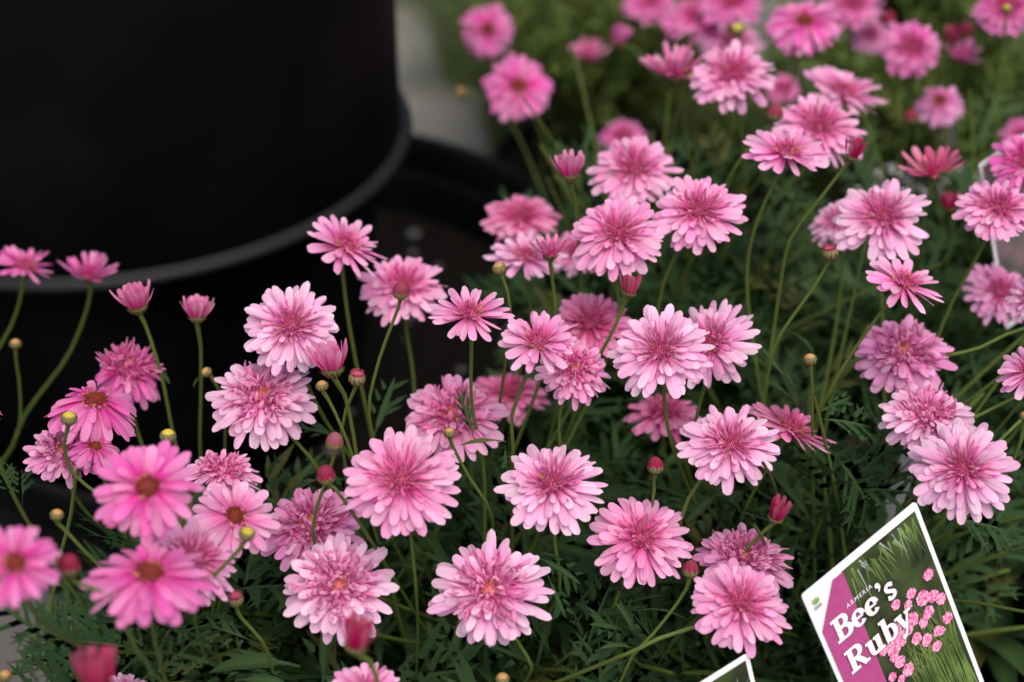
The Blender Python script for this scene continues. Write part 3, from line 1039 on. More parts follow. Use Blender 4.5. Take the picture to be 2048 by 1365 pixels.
for r in FL:
    g = r[10] if len(r) > 10 else FLOWER_GROUP
    lab = r[8]
    dr = 22 if 'droop' in lab and 'rim' not in lab else (6 if r[0] == 'C' else 0)
    flower(*r[:10], group=g, drop=.18 if ('few' in lab or 'widely' in lab or 'starry' in lab) else .03, droop=dr)

# half-open flowers and tufts: type, px, py, w, aspect, facing, depth, tint, label, way
OPEN_GROUP = 'half-open pink daisies'
OP = [
 ('U', 1140, 336, 80, .22, 92, .660, 'rose', 'rose pink half-open cup daisy on a straight stem above the upper cluster', [(1149, 400), (1156, 480), (1161, 590)]),
 ('U', 271, 600, 84, .40, 105, .640, 'rose', 'half-open rosy cup daisy with a long petal, leaning before the container', [(290, 650), (322, 750), (352, 885)]),
 ('U', 395, 622, 70, .26, 88, .645, 'rose', 'small half-open rosy cup on a straight upright stem in front of the tub', [(402, 690), (402, 780), (398, 910)]),
 ('U', 662, 722, 96, .24, 100, .598, 'rose', 'half-open rose daisy with spread finger-like petals above the pair of round buds', [(690, 790), (708, 870), (720, 940)]),
 ('T', 1261, 572, 46, .22, 78, .612, 'crim', 'small crimson tuft bud just opening behind the large spiky-centred daisy', [(1247, 610), (1225, 660)]),
 ('T', 1556, 1022, 52, .45, 70, .600, 'crim', 'crimson tuft bud on a slanting stem across the mauve domed daisy', [(1530, 1062), (1475, 1120), (1440, 1170)]),
 ('T', 1708, 300, 46, .24, 72, .650, 'crim', 'crimson cup bud with green calyx on a long slanting stem', [(1690, 335), (1640, 400), (1580, 480), (1560, 560)]),
 ('T', 716, 1272, 74, .5, 80, .490, 'crim', 'blurred crimson tuft in front of the large shaggy pale daisy', [(740, 1320), (760, 1380)]),
 ('T', 195, 1345, 92, .55, 95, .440, 'crim', 'big crimson tuft in the front, out of focus above the feathery leaves', None),
 ('T', 1900, 404, 42, .25, 90, .780, 'crim', 'dull crimson tuft bud under the coral daisy', [(1898, 480), (1880, 600)]),
 ('T', 1240, 72, 44, .3, 65, 1.00, 'mag', 'pink tuft bud on a leaning stem at the back', [(1262, 95), (1300, 140)]),
 ('T', 1905, 72, 40, .4, 90, .900, 'crim', 'crimson tuft bud, the larger of a touching pair', [(1870, 130), (1840, 200)]),
 ('T', 1932, 62, 32, .4, 80, .920, 'crim', 'smaller crimson tuft bud touching a larger one', None),
]
for r in OP:
    flower(*r, group=OPEN_GROUP)

BD = [
 ('red', 802, 584, 34, 85, .575, 'dark red closed bud in front of the pink daisy centre', [(796, 615), (770, 680), (745, 760), (738, 830)], .45),
 ('red', 1311, 934, 32, 92, .598, 'pointed pink-tipped bud on a short stalk above the yellow-edged daisy', [(1307, 960), (1303, 1010)], .3),
 ('open', 1660, 506, 32, 95, .625, 'pinkish flat-topped bud at the end of a curved olive stem', [(1655, 530), (1625, 580), (1580, 640), (1545, 700)], .4),
 ('tan', 1620, 719, 27, 90, .605, 'round tan bud on a thin upright stalk beside lobed leaves', [(1624, 760), (1626, 845)], .4),
 ('tan', 998, 537, 28, 105, .605, 'round green tan closed bud with clear scales before the pale flat daisy', [(1006, 560), (1020, 615)], .35),
 ('open', 714, 757, 34, 85, .590, 'round bud with a pink hole in its top, right of the spread rose daisy', [(705, 790), (685, 860)], .5),
 ('tan', 644, 772, 25, 100, .590, 'small tan bud under the spread rose daisy', [(655, 800), (682, 860)], .4),
 ('tan', 413, 745, 22, 140, .640, 'little tan bud beside the straight upright cup stem', [(430, 765), (448, 810)], .5),
 ('tan', 31, 688, 23, 90, .70, 'little tan bud on a thin stalk crossing the arched stems', [(33, 730), (40, 800), (20, 900)], .4),
 ('yellow', 138, 837, 33, 88, .565, 'greenish bud with bright yellow top in front of the mauve tangled daisy', [(128, 890), (145, 950), (200, 995), (260, 1040)], .5),
 ('yellow', 336, 872, 32, 90, .58, 'yellowish closed bud at the foot of the leaning cup daisy, above the rust-disc one', None, .45),
 ('tan', 114, 1030, 27, 80, .54, 'tan bud beside a long green stem, above the dim red bud', [(130, 1060), (195, 1130)], .5),
 ('yellow', 494, 1068, 33, 75, .525, 'round yellow green bud in front of the yellow-ringed single daisy', [(480, 1098), (420, 1160), (395, 1180)], .6),
 ('open', 471, 1199, 32, 95, .555, 'small brown bud with hollow top among the leaves below the wide single daisy', [(480, 1235), (520, 1280)], .7),
 ('red', 138, 1134, 44, 95, .475, 'dim red bud between the two bright single daisies', [(150, 1165), (220, 1190), (270, 1290)], .5),
 ('red', 669, 886, 35, 85, .570, 'deep pink bud, upper of the two by the very large daisy', [(664, 925), (640, 990), (622, 1060)], .4),
 ('red', 652, 952, 38, 100, .560, 'round crimson bud, lower of the two by the very large daisy', [(668, 975), (705, 1025), (738, 1070)], .6),
 ('tan', 899, 866, 24, 95, .598, 'small brown bud with dark scales on a stem curving before the very large daisy', [(908, 895), (940, 955), (985, 1035)], .4),
 ('red', 1381, 1141, 33, 80, .575, 'dull red bud touching the right-leaning double daisy, on a long branching stem', [(1372, 1178), (1310, 1265), (1270, 1310), (1245, 1365)], .4),
 ('red', 1549, 229, 34, 75, .700, 'pointed red bud against the loose long-petalled daisy', [(1532, 258), (1480, 320), (1450, 370)], .3),
 ('red', 1821, 236, 27, 85, .850, 'small coral bud between the mauve orange-disc daisy and the round bright one', [(1812, 280), (1790, 380)], .35),
 ('tan', 922, 186, 25, 170, 1.0, 'orange tan bud pointing sideways towards the tub', [(945, 190), (1000, 215)], .5),
 ('yellow', 1475, 60, 29, 90, .880, 'yellow round bud at the back above the long-lower-petal daisy', [(1477, 110), (1480, 200)], .4),
 ('yellow', 2013, 18, 20, 90, .820, 'small yellow bud in front of a magenta daisy at the back', [(2005, 90), (1980, 220)], .4),
 ('tan', 1386, 156, 25, 90, .765, 'small tan bud between the side-view rose daisy and its neighbour', [(1391, 250), (1391, 340)], .4),
 ('tan', 1005, 1358, 28, 90, .550, 'round tan bud below the shaggy orange-specked daisy', None, .6),
 ('tan', 10, 1352, 27, 90, .520, 'brown bud among the feathery leaves over the bare grey ground', None, .6),
 ('tan', 2050, 832, 22, 90, .600, 'small tan bud by the stems right of the tag daisy', None, .5),
 ('red', 1776, 40, 29, 90, 1.00, 'dark red bud touching the pale mauve daisy at the back', None, .5),
 ('red', 1385, 130, 18, 60, .79, 'tiny red bud behind the side-view rose daisy', None, .5),
]
for (k, x, y, w, phi, d, lab, way, asp) in BD:
    bud(k, x, y, w, phi, d, lab, way, asp)

# ------------------------------------------------------------------ leaves
def leaf_arrays(seed, lobes=4, spread=1.0, wid=.11, lobe_len=.30, teeth=True, fold=.25, curl=-30):
    """deeply lobed leaf, unit length along +X"""
    rg = random.Random(seed)
    V, F, U = [], [], []
    n = 2 * lobes + 5
    bend = R_(curl)

    def put(x, y, vv=None, lift=0.0):
        a = bend * x
        if abs(bend) > 1e-4:
            X = math.sin(a) / bend; Z = (1 - math.cos(a)) / bend
        else:
            X, Z = x, 0
        z = Z + abs(y) * fold + lift
        V.append((X, y, z)); U.append((x, y * 4 if vv is None else vv))
        return len(V) - 1
    def hw(x):
        return wid * (.28 + .72 * math.sin(math.pi * min(1, x * 1.02)) ** .8) if x > .25 else wid * (.22 + .5 * x)
    mids, lefts, rights = [], [], []
    for i in range(n):
        x = i / (n - 1)
        h = hw(x) if i < n - 1 else .004
        mids.append(put(x, 0, 0.0))
        lefts.append(put(x, h, .25)); rights.append(put(x, -h, -.25))
    for i in range(n - 1):
        F.append((mids[i], mids[i + 1], lefts[i + 1], lefts[i]))
        F.append((mids[i], rights[i], rights[i + 1], mids[i + 1]))
    for side, arr in ((1, lefts), (-1, rights)):
        for k in range(lobes):
            i = 3 + 2 * k + (1 if side < 0 and rg.random() < .5 else 0)
            if i + 1 >= n: continue
            x0 = i / (n - 1)
            ll = lobe_len * (.55 + .75 * math.sin(math.pi * (k + .8) / (lobes + .6))) * rg.uniform(.75, 1.2)
            an = R_(rg.uniform(38, 58)) * spread
            dx, dy = math.cos(an), math.sin(an) * side
            bx = x0 + .5 / (n - 1); by = hw(bx) * side
            wx, wy = -dy * side, dx * side
            ww = ll * rg.uniform(.05, .075) * (1.0 if teeth else 1.8)
            l2 = ll * .55
            droop = -rg.uniform(0, .12) * ll
            m1 = put(bx + dx * l2 + wx * ww, by + dy * l2 + wy * ww, .3 * side, droop * .4)
            m2 = put(bx + dx * l2 - wx * ww, by + dy * l2 - wy * ww, .3 * side, droop * .4)
            tp = put(bx + dx * ll, by + dy * ll, .4 * side, droop)
            a, b = arr[i], arr[i + 1]
            # a = nearer the foot; m2 lies on the foot side when wx points to tip
            pa, pb = (m1, m2) if (V[m1][0] < V[m2][0]) else (m2, m1)
            F.append((a, pa, pb, b)); F.append((pa, tp, pb))
            if teeth:
                for q in (pa, pb):
                    qx, qy = U[q][0], V[q][1]
                    ex, ey = bx + dx * ll, by + dy * ll
                    q2 = put(qx + (ex - qx) * .30, qy + (ey - qy) * .30, .35 * side, droop * .6)
                    ox, oy = qx - (bx + dx * l2), qy - (by + dy * l2)
                    ol = math.hypot(ox, oy) or 1
                    k = ll * rg.uniform(.20, .34)
                    t2 = put(qx + ox / ol * k * .62 + dx * k * .8, qy + oy / ol * k * .62 + dy * k * .8, .4 * side, droop * .7)
                    F.append((q, t2, q2))
    return V, F, U


LEAF = {}
LEAF['feather'] = [leaf_arrays(i, 4, 1.0, .020, .38, True, .15, random.uniform(-55, 10)) for i in range(6)]
LEAF['lobed'] = [leaf_arrays(20 + i, 3, .85, .055, .26, False, .25, random.uniform(-60, 5)) for i in range(6)]
LEAF['broad'] = [leaf_arrays(40 + i, 2, .6, .10, .14, False, .30, random.uniform(-50, 0)) for i in range(4)]
LEAF['strap'] = [leaf_arrays(60 + i, 0, 1, .065, .1, False, .30, random.uniform(-70, -10)) for i in range(4)]
LMESH = {}
for k, lst in LEAF.items():
    for far in (0, 1):
        out = []
        for (v, f, u) in lst:
            mb = MB(); mb.add(v, f, u)
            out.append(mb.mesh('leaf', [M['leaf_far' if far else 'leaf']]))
        LMESH[(k, far)] = out


def leaf_matrix(p, d, size, rg, roll=None, width=1.0):
    """leaf starting at p, running along d"""
    x = d.normalized()
    y = Vector((0, 0, 1)).cross(x)
    if y.length < .05: y = Vector((1, 0, 0))
    y.normalize()
    z = x.cross(y)
    m = Matrix((x, y, z)).transposed().to_4x4()
    m = Matrix.Translation(p) @ m @ Matrix.Rotation(rg.gauss(0, .5) if roll is None else roll, 4, 'X') @ Matrix.Diagonal((size, size * width, size, 1))
    return m


def before_tag(p):
    """is this point between the camera and the printed face of the large tag?"""
    v = p - CAM
    dp = v.dot(FWD)
    x, y = 1024 + v.x / dp * FPX, 682.5 - v.dot(UPV) / dp * FPX
    return dp < .68 and x > 1400 and y > 1000 and (x - 1590) * .82 + (y - 1192) > -30


def plant(key, name, label, n_shoots, spread, height, kinds, size, seed, far=0, n_leaf_obj=150, cat='plant', extra=(), lean=(0, 0), group=None, dens=11, upright=0, stalks=0):
    rg = random.Random(seed)
    bx, by = BASES[key]
    root = empty(name, (bx, by, SOIL_Z))
    tag(root, label, cat, group)
    base = Vector(root.location)
    items = []
    for s in range(n_shoots):
        a = rg.random() * 6.283
        q = spread * math.sqrt(rg.random())
        foot = Vector((rg.uniform(-.035, .035), rg.uniform(-.035, .035), -.004))
        top = Vector((q * math.cos(a) + lean[0], q * math.sin(a) + lean[1], height * rg.uniform(.62, 1.05) * (1 - .25 * (q / spread) ** 2)))
        mid = foot.lerp(top, .5) + Vector((-top.x * .12, -top.y * .12, .02))
        pts = [foot * (1 - t) ** 2 + mid * 2 * t * (1 - t) + top * t * t for t in [q_ / 12 for q_ in range(13)]]
        mb = MB(); tube(mb, pts, .0019, .0010, 6)
        mobj('shoot', mb.mesh('shoot', [M['stem']]), root)
        nl = dens + rg.randrange(4)
        for i in range(nl):
            t = .22 + .80 * (i + rg.random() * .6) / nl
            t = min(t, 1)
            k = min(11, int(t * 12)); p = pts[k].lerp(pts[k + 1], t * 12 - k if t < 1 else 1)
            az = i * 2.4 + rg.uniform(-.5, .5) + s
            el = R_(rg.uniform(-5, 50) + 22 * t) if not upright else R_(rg.uniform(35, 80))
            d = Vector((math.cos(az) * math.cos(el), math.sin(az) * math.cos(el), math.sin(el)))
            sz = size * rg.uniform(.6, 1.2) * (1.0 - .25 * max(0, t - .8) * 5)
            kd = rg.choice(kinds)
            if before_tag(base + p) or before_tag(base + p + d * sz * .5) or before_tag(base + p + d * sz):
                continue
            items.append((p.z, kd, rg.randrange(len(LEAF[kd])), leaf_matrix(p, d, sz, rg)))
    for s in range(stalks):
        foot = Vector((rg.uniform(-.05, .05), rg.uniform(-.05, .05), -.004))
        top = Vector((rg.uniform(-1, 1) * spread + lean[0], rg.uniform(-1, 1) * spread + lean[1], height * rg.uniform(.9, 1.35)))
        mid = foot.lerp(top, .5) + Vector((-top.x * .2, -top.y * .2, .03))
        pts = [foot * (1 - t) ** 2 + mid * 2 * t * (1 - t) + top * t * t for t in [q_ / 10 for q_ in range(11)]]
        mb = MB(); tube(mb, pts, .0012, .0007, 6)
        mobj('shoot', mb.mesh('shoot', [M['stem']]), root)
    items.sort(key=lambda it: -it[0])
    for (_, kd, vi, m) in items[:n_leaf_obj]:
        o = mobj('leaf', LMESH[(kd, far)][vi], root)
        o.matrix_local = m
    rest = items[n_leaf_obj:]
    if rest:
        mb = MB()
        for (_, kd, vi, m) in rest:
            v, f, u = LEAF[kd][vi]
            mb.add([m @ Vector(p) for p in v], f, u)
        tag(mobj('foliage', mb.mesh('foliage', [M['leaf_far' if far else 'leaf']]), root), kind='stuff')
    for (kd, vi, x0, y0, x1, y1, d0, d1, roll, width) in extra:
        p0, p1 = P(x0, y0, d0) - base, P(x1, y1, d1) - base
        o = mobj('leaf', LMESH[(kd, far)][vi % len(LEAF[kd])], root)
        o.matrix_local = leaf_matrix(p0, p1 - p0, (p1 - p0).length * 1.04, rg, roll, width)
    return root


EXTRA_B = [
    ('strap', 1, 402, 752, 380, 766, .665, .660, .2, 1.2), ('strap', 2, 318, 728, 336, 764, .665, .660, .3, 1.4), ('strap', 0, 1100, 880, 1130, 850, .63, .63, .3, .8),
    ('broad', 0, 1276, 1302, 1216, 1268, .600, .585, .3, 1.0), ('broad', 1, 1272, 1290, 1258, 1204, .602, .590, .2, 1.1),
    ('lobed', 0, 1262, 1265, 1192, 1240, .605, .590, -.2, 1.3), ('strap', 1, 1268, 1222, 1400, 1192, .600, .600, -.5, .9),
    ('broad', 2, 1226, 1222, 1318, 1178, .612, .605, -.5, .9), ('lobed', 1, 1070, 1112, 1164, 1152, .600, .590, .4, 1.0),
    ('strap', 0, 1066, 1106, 1118, 1106, .605, .600, .3, 1.0), ('lobed', 2, 1095, 1150, 1132, 1234, .595, .590, .3, .9),
    ('strap', 2, 1012, 884, 926, 866, .600, .592, -.4, .8), ('lobed', 3, 950, 886, 924, 778, .612, .606, .4, .8),
    ('lobed', 4, 745, 880, 790, 760, .66, .66, .2, 1.0), ('lobed', 5, 700, 880, 600, 850, .67, .66, .2, 1.2),
    ('broad', 3, 600, 1335, 436, 1288, .600, .585, .1, 1.2), ('broad', 1, 470, 1362, 560, 1350, .58, .57, .1, 1.2),
    ('lobed', 1, 690, 960, 590, 936, .60, .60, .3, .7), ('lobed', 0, 1010, 890, 1012, 940, .60, .60, .3, .9),
]
EXTRA_C = [
    ('lobed', 0, 1630, 832, 1540, 694, .640, .630, .5, 1.1), ('lobed', 3, 1622, 842, 1556, 756, .632, .622, .4, 1.0),
    ('feather', 1, 1625, 838, 1745, 842, .630, .635, .2, 1.3), ('lobed', 2, 1630, 830, 1700, 790, .64, .64, .2, .9),
    ('strap', 3, 1575, 660, 1650, 690, .70, .69, .1, .7), ('feather', 2, 1660, 900, 1760, 1010, .64, .64, .2, 1.4),
    ('feather', 0, 1500, 960, 1450, 1050, .66, .66, .2, 1.4), ('feather', 3, 1880, 1030, 2010, 1060, .63, .63, .2, 1.4),
    ('feather', 4, 1600, 1060, 1560, 1200, .64, .65, .2, 1.4),
]
EXTRA_A = [
    ('feather', 0, 200, 1320, 60, 1230, .545, .535, .1, 1.3), ('feather', 1, 105, 1290, -20, 1180, .54, .53, .1, 1.3),
    ('feather', 2, 70, 1290, 45, 1372, .53, .53, .3, 1.3), ('lobed', 1, 150, 1200, 80, 1215, .55, .55, .2, .9),
    ('feather', 3, 330, 1290, 210, 1200, .545, .54, .2, 1.3), ('lobed', 2, 140, 1235, 180, 1265, .54, .53, .2, .9),
    ('feather', 4, 400, 1290, 300, 1240, .55, .54, .1, 1.2), ('feather', 5, 300, 1372, 380, 1270, .53, .53, .1, 1.2),
    ('strap', 0, 310, 1400, 306, 1290, .50, .495, 1.2, .8), ('feather', 0, 45, 1010, 45, 940, .62, .62, .4, 1.0),
    ('feather', 2, 30, 1000, 0, 930, .62, .62, .4, 1.0), ('feather', 1, 520, 1290, 420, 1240, .56, .55, .1, 1.2),
]
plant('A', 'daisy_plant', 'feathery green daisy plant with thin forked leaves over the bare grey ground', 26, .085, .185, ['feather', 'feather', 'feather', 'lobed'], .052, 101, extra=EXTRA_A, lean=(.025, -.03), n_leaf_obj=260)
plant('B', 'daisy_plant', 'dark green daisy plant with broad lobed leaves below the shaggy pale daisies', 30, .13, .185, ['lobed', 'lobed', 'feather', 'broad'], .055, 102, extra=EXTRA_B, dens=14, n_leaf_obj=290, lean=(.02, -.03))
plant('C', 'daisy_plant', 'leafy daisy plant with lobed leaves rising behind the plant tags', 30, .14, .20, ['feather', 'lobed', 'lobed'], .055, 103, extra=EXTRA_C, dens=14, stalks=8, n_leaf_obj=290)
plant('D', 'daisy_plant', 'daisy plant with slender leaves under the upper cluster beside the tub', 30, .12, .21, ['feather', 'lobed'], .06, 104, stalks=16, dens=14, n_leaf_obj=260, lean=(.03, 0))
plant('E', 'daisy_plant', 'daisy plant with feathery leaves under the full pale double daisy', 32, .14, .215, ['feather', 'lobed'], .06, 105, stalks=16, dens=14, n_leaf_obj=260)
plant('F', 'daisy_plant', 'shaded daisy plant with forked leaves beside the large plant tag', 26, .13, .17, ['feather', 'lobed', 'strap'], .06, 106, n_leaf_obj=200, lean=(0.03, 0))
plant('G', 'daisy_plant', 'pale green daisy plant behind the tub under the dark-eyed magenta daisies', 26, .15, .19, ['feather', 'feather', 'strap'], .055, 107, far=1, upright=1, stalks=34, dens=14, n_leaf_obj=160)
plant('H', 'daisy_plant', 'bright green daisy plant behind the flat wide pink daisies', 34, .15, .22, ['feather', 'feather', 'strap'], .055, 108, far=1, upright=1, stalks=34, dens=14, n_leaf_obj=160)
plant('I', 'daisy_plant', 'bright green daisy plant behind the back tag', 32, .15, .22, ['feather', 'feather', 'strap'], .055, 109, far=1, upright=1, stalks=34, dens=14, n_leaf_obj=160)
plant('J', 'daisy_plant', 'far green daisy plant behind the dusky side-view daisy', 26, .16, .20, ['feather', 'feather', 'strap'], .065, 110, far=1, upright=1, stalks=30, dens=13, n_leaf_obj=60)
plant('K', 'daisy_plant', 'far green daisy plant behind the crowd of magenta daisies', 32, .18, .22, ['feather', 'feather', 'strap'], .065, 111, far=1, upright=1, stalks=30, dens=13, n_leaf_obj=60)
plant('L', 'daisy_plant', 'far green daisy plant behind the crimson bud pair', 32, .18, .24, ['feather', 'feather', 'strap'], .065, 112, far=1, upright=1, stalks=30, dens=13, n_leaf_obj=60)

plant('M', 'daisy_plant', 'leafy daisy plant beside the tub rooting the long sweeping stems', 10, .07, .12, ['feather'], .045, 113, n_leaf_obj=60)

for k, lab in (('M', 'black nursery pot beside the tub under the long sweeping stems'), ('A', 'black nursery pot of the feathery plant over bare ground'), ('B', 'black nursery pot holding the plant with broad lobed leaves'),
               ('C', 'black nursery pot behind the plant tags'), ('D', 'black nursery pot under the upper cluster, against the tub'),
               ('E', 'black nursery pot under the full pale double daisy'), ('F', 'black nursery pot beside the large plant tag'),
               ('G', 'black nursery pot behind the tub'), ('H', 'black nursery pot of the plant behind the flat pink daisies'),
               ('I', 'black nursery pot of the plant behind the back tag'), ('J', 'far black nursery pot behind the dusky side-view daisy'),
               ('K', 'far black nursery pot behind the crowd of magenta daisies'), ('L', 'far black nursery pot behind the crimson bud pair')):
    pot('nursery_pot', BASES[k][0], BASES[k][1], .085, .128, lab, SOIL_Z, 'black nursery pots', rim=.004, band=.014)


def grass_clump(x, y, n, h, spread, label, seed, w=.0019, mat='grass', name='grass_clump'):
    rg = random.Random(seed)
    root = empty(name, (x, y, 0))
    tag(root, label, 'grass', 'grass clumps behind the daisies')
    mb = MB()
    for i in range(n):
        a = rg.random() * 6.283
        q = rg.random() * .05
        f = Vector((q * math.cos(a), q * math.sin(a), -.002))
        hh = h * rg.uniform(.5, 1.1)
        out = spread * rg.uniform(.2, 1.0)
        d = Vector((math.cos(a), math.sin(a), 0))
        side = Vector((-d.y, d.x, 0))
        vs, uv = [], []
        for k in range(6):
            t = k / 5
            p = f + d * out * t * t + Vector((0, 0, hh * (t - .28 * t * t * t)))
            ww = w * (1 - t * .9)
            vs += [p - side * ww, p + side * ww]
            uv += [(t, -.3), (t, .3)]
        mb.add(vs, grid_faces(6, 2), uv)
    tag(mobj('blades', mb.mesh('blades', [M[mat]]), root), kind='stuff')
    return root


gi = 0
for (x, y, n, h, s, lab) in [
    (-.10, 1.90, 420, .30, .26, 'wispy pale grass tuft on the paving behind the tub'),
    (.18, 1.60, 420, .30, .20, 'thin green grass clump behind the back daisies\' dark-eyed pair'),
    (.45, 1.55, 480, .34, .24, 'dense fine grass clump behind the crowd of magenta daisies'),
    (.75, 1.45, 480, .36, .26, 'tall fine grass clump behind the crimson bud pair'),
    (1.0, 1.30, 420, .36, .28, 'arching grass clump beyond the back tag'),
    (.02, 1.42, 420, .25, .17, 'thin upright grass tuft by the paving beside the dark-eyed daisies'),
    (.30, 1.22, 300, .30, .12, 'upright grass tuft between the back daisy plants'),
    (.52, 1.18, 320, .32, .13, 'upright grass tuft behind the loose long-petalled daisy'),
    (.80, 1.10, 320, .34, .16, 'upright grass tuft beside the back tag plant'),
    (.22, 1.31, 420, .22, .13, 'low grass tuft behind the rose daisy seen from the side'),
    (-.04, 1.62, 480, .27, .24, 'pale grass tuft between paving and back plants'),
    (.05, 2.3, 300, .3, .3, 'far wispy grass tuft on the paving'),
    (.40, 2.2, 500, .4, .3, 'far grass clump behind the dense fine one'),
    (.85, 2.1, 500, .45, .35, 'far grass clump behind the tall fine one'),
    (1.35, 1.9, 450, .45, .35, 'far grass clump beyond the arching one'),
]:
    gi += 1
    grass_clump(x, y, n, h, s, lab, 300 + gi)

# broad-leaved plant in the corner by the tag
rgb = random.Random(55)
bp = empty('broad_leaf_plant', P(2085, 1330, .76) * 1.0)
bp.location.z = 0.0
tag(bp, 'dark plant with smooth upright blade leaves beyond the large plant tag', 'plant')
pb_ = Vector(bp.location)
for i in range(22):
    a = rgb.uniform(0, 6.283)
    o = mobj('leaf', LMESH[('strap', 0)][i % 4], bp)
    el = R_(rgb.uniform(50, 82))
    d = Vector((math.cos(a) * math.cos(el), math.sin(a) * math.cos(el), math.sin(el)))
    o.matrix_local = leaf_matrix(Vector((rgb.uniform(-.05, .05), rgb.uniform(-.05, .05), .10 + rgb.uniform(0, .04))), d, rgb.uniform(.10, .16), rgb, None, .9)
for i in range(7):
    mb = MB()
    f = Vector((rgb.uniform(-.03, .03), rgb.uniform(-.03, .03), 0))
    tube(mb, catmull([f, f * 1.2 + Vector((0, 0, .06)), f * 1.5 + Vector((0, 0, .13))], 6), .003, .002, 6)
    mobj('stalk', mb.mesh('stalk', [M['stem']]), bp)

# ------------------------------------------------------------------ plant tags
def print_mat(name, c):
    return plain_mat(name, c, rough=.35, spec=.45)


M['t_purple'] = print_mat('t_purple', (0.40, 0.065, 0.22))
M['t_purple_dark'] = print_mat('t_purple_dark', (0.20, 0.03, 0.11))
M['t_white'] = print_mat('t_white', (0.80, 0.79, 0.82))
M['t_dark'] = simple_mat('t_dark', (0.012, 0.014, 0.008), (0.05, 0.075, 0.022), scale=55, rough=.35, spec=.45, detail=6)
M['t_green'] = simple_mat('t_green', (0.07, 0.13, 0.025), (0.20, 0.30, 0.08), scale=60, rough=.35, spec=.45)
M['t_silver'] = print_mat('t_silver', (0.32, 0.38, 0.36))
M['t_pink'] = simple_mat('t_pink', (0.66, 0.09, 0.30), (0.92, 0.42, 0.60), scale=900, rough=.35, spec=.45)
M['t_pink_light'] = print_mat('t_pink_light', (0.88, 0.46, 0.62))
M['t_pink_deep'] = print_mat('t_pink_deep', (0.60, 0.08, 0.28))
M['t_logo'] = print_mat('t_logo', (0.20, 0.38, 0.06))
M['t_grey'] = print_mat('t_grey', (0.25, 0.25, 0.27))


class Print(MB):
    """flat pieces in the plane of a tag; each piece a hair above the last"""
    def __init__(self, z0=0.0):
        super().__init__()
        self.z = z0

    def poly(self, pts, mi=0, dz=.000012):
        self.z += dz
        self.add([(x, y, self.z) for x, y in pts], [tuple(range(len(pts)))], [(x, y) for x, y in pts], mi)

    def stroke(self, pts, w, mi=0, w2=None, dz=.000012):
        self.z += dz
        w2 = w if w2 is None else w2
        vs = []
        n = len(pts)
        for i, (x, y) in enumerate(pts):
            x0, y0 = pts[max(0, i - 1)]; x1, y1 = pts[min(n - 1, i + 1)]
            dx, dy = x1 - x0, y1 - y0
            l = math.hypot(dx, dy) or 1
            ww = (w + (w2 - w) * i / (n - 1)) / 2
            vs += [(x + dy / l * ww, y - dx / l * ww, self.z), (x - dy / l * ww, y + dx / l * ww, self.z)]
        self.add(vs, [(2 * i, 2 * i + 2, 2 * i + 3, 2 * i + 1) for i in range(n - 1)], [(0, 0)] * len(vs), mi)

    def vstroke(self, pts, ws, mi=0, dz=.000012):
        self.z += dz
        vs = []
        n = len(pts)
        for i, (x, y) in enumerate(pts):
            x0, y0 = pts[max(0, i - 1)]; x1, y1 = pts[min(n - 1, i + 1)]
            dx, dy = x1 - x0, y1 - y0
            l = math.hypot(dx, dy) or 1
            ww = ws[i] / 2
            vs += [(x + dy / l * ww, y - dx / l * ww, self.z), (x - dy / l * ww, y + dx / l * ww, self.z)]
        self.add(vs, [(2 * i, 2 * i + 2, 2 * i + 3, 2 * i + 1) for i in range(n - 1)], [(0, 0)] * len(vs), mi)

    def disc(self, x, y, r, mi=0, n=14, rg=None, dz=.000012):
        self.poly([(x + r * (rg.uniform(.86, 1.1) if rg else 1) * math.cos(k / n * 6.283), y + r * (rg.uniform(.86, 1.1) if rg else 1) * math.sin(k / n * 6.283)) for k in range(n)], mi, dz)


def arc(cx, cy, rx, ry, a0, a1, n=16):
    return [(cx + rx * math.cos(R_(a0 + (a1 - a0) * i / n)), cy + ry * math.sin(R_(a0 + (a1 - a0) * i / n))) for i in range(n + 1)]


def arcw(a0, a1, thick, thin, n=16):
    """stroke weights: thick where the arc runs upright, thin at top and bottom"""
    return [thin + (thick - thin) * abs(math.cos(R_(a0 + (a1 - a0) * i / n))) ** 1.3 for i in range(n + 1)]


TK, TN = .23, .11


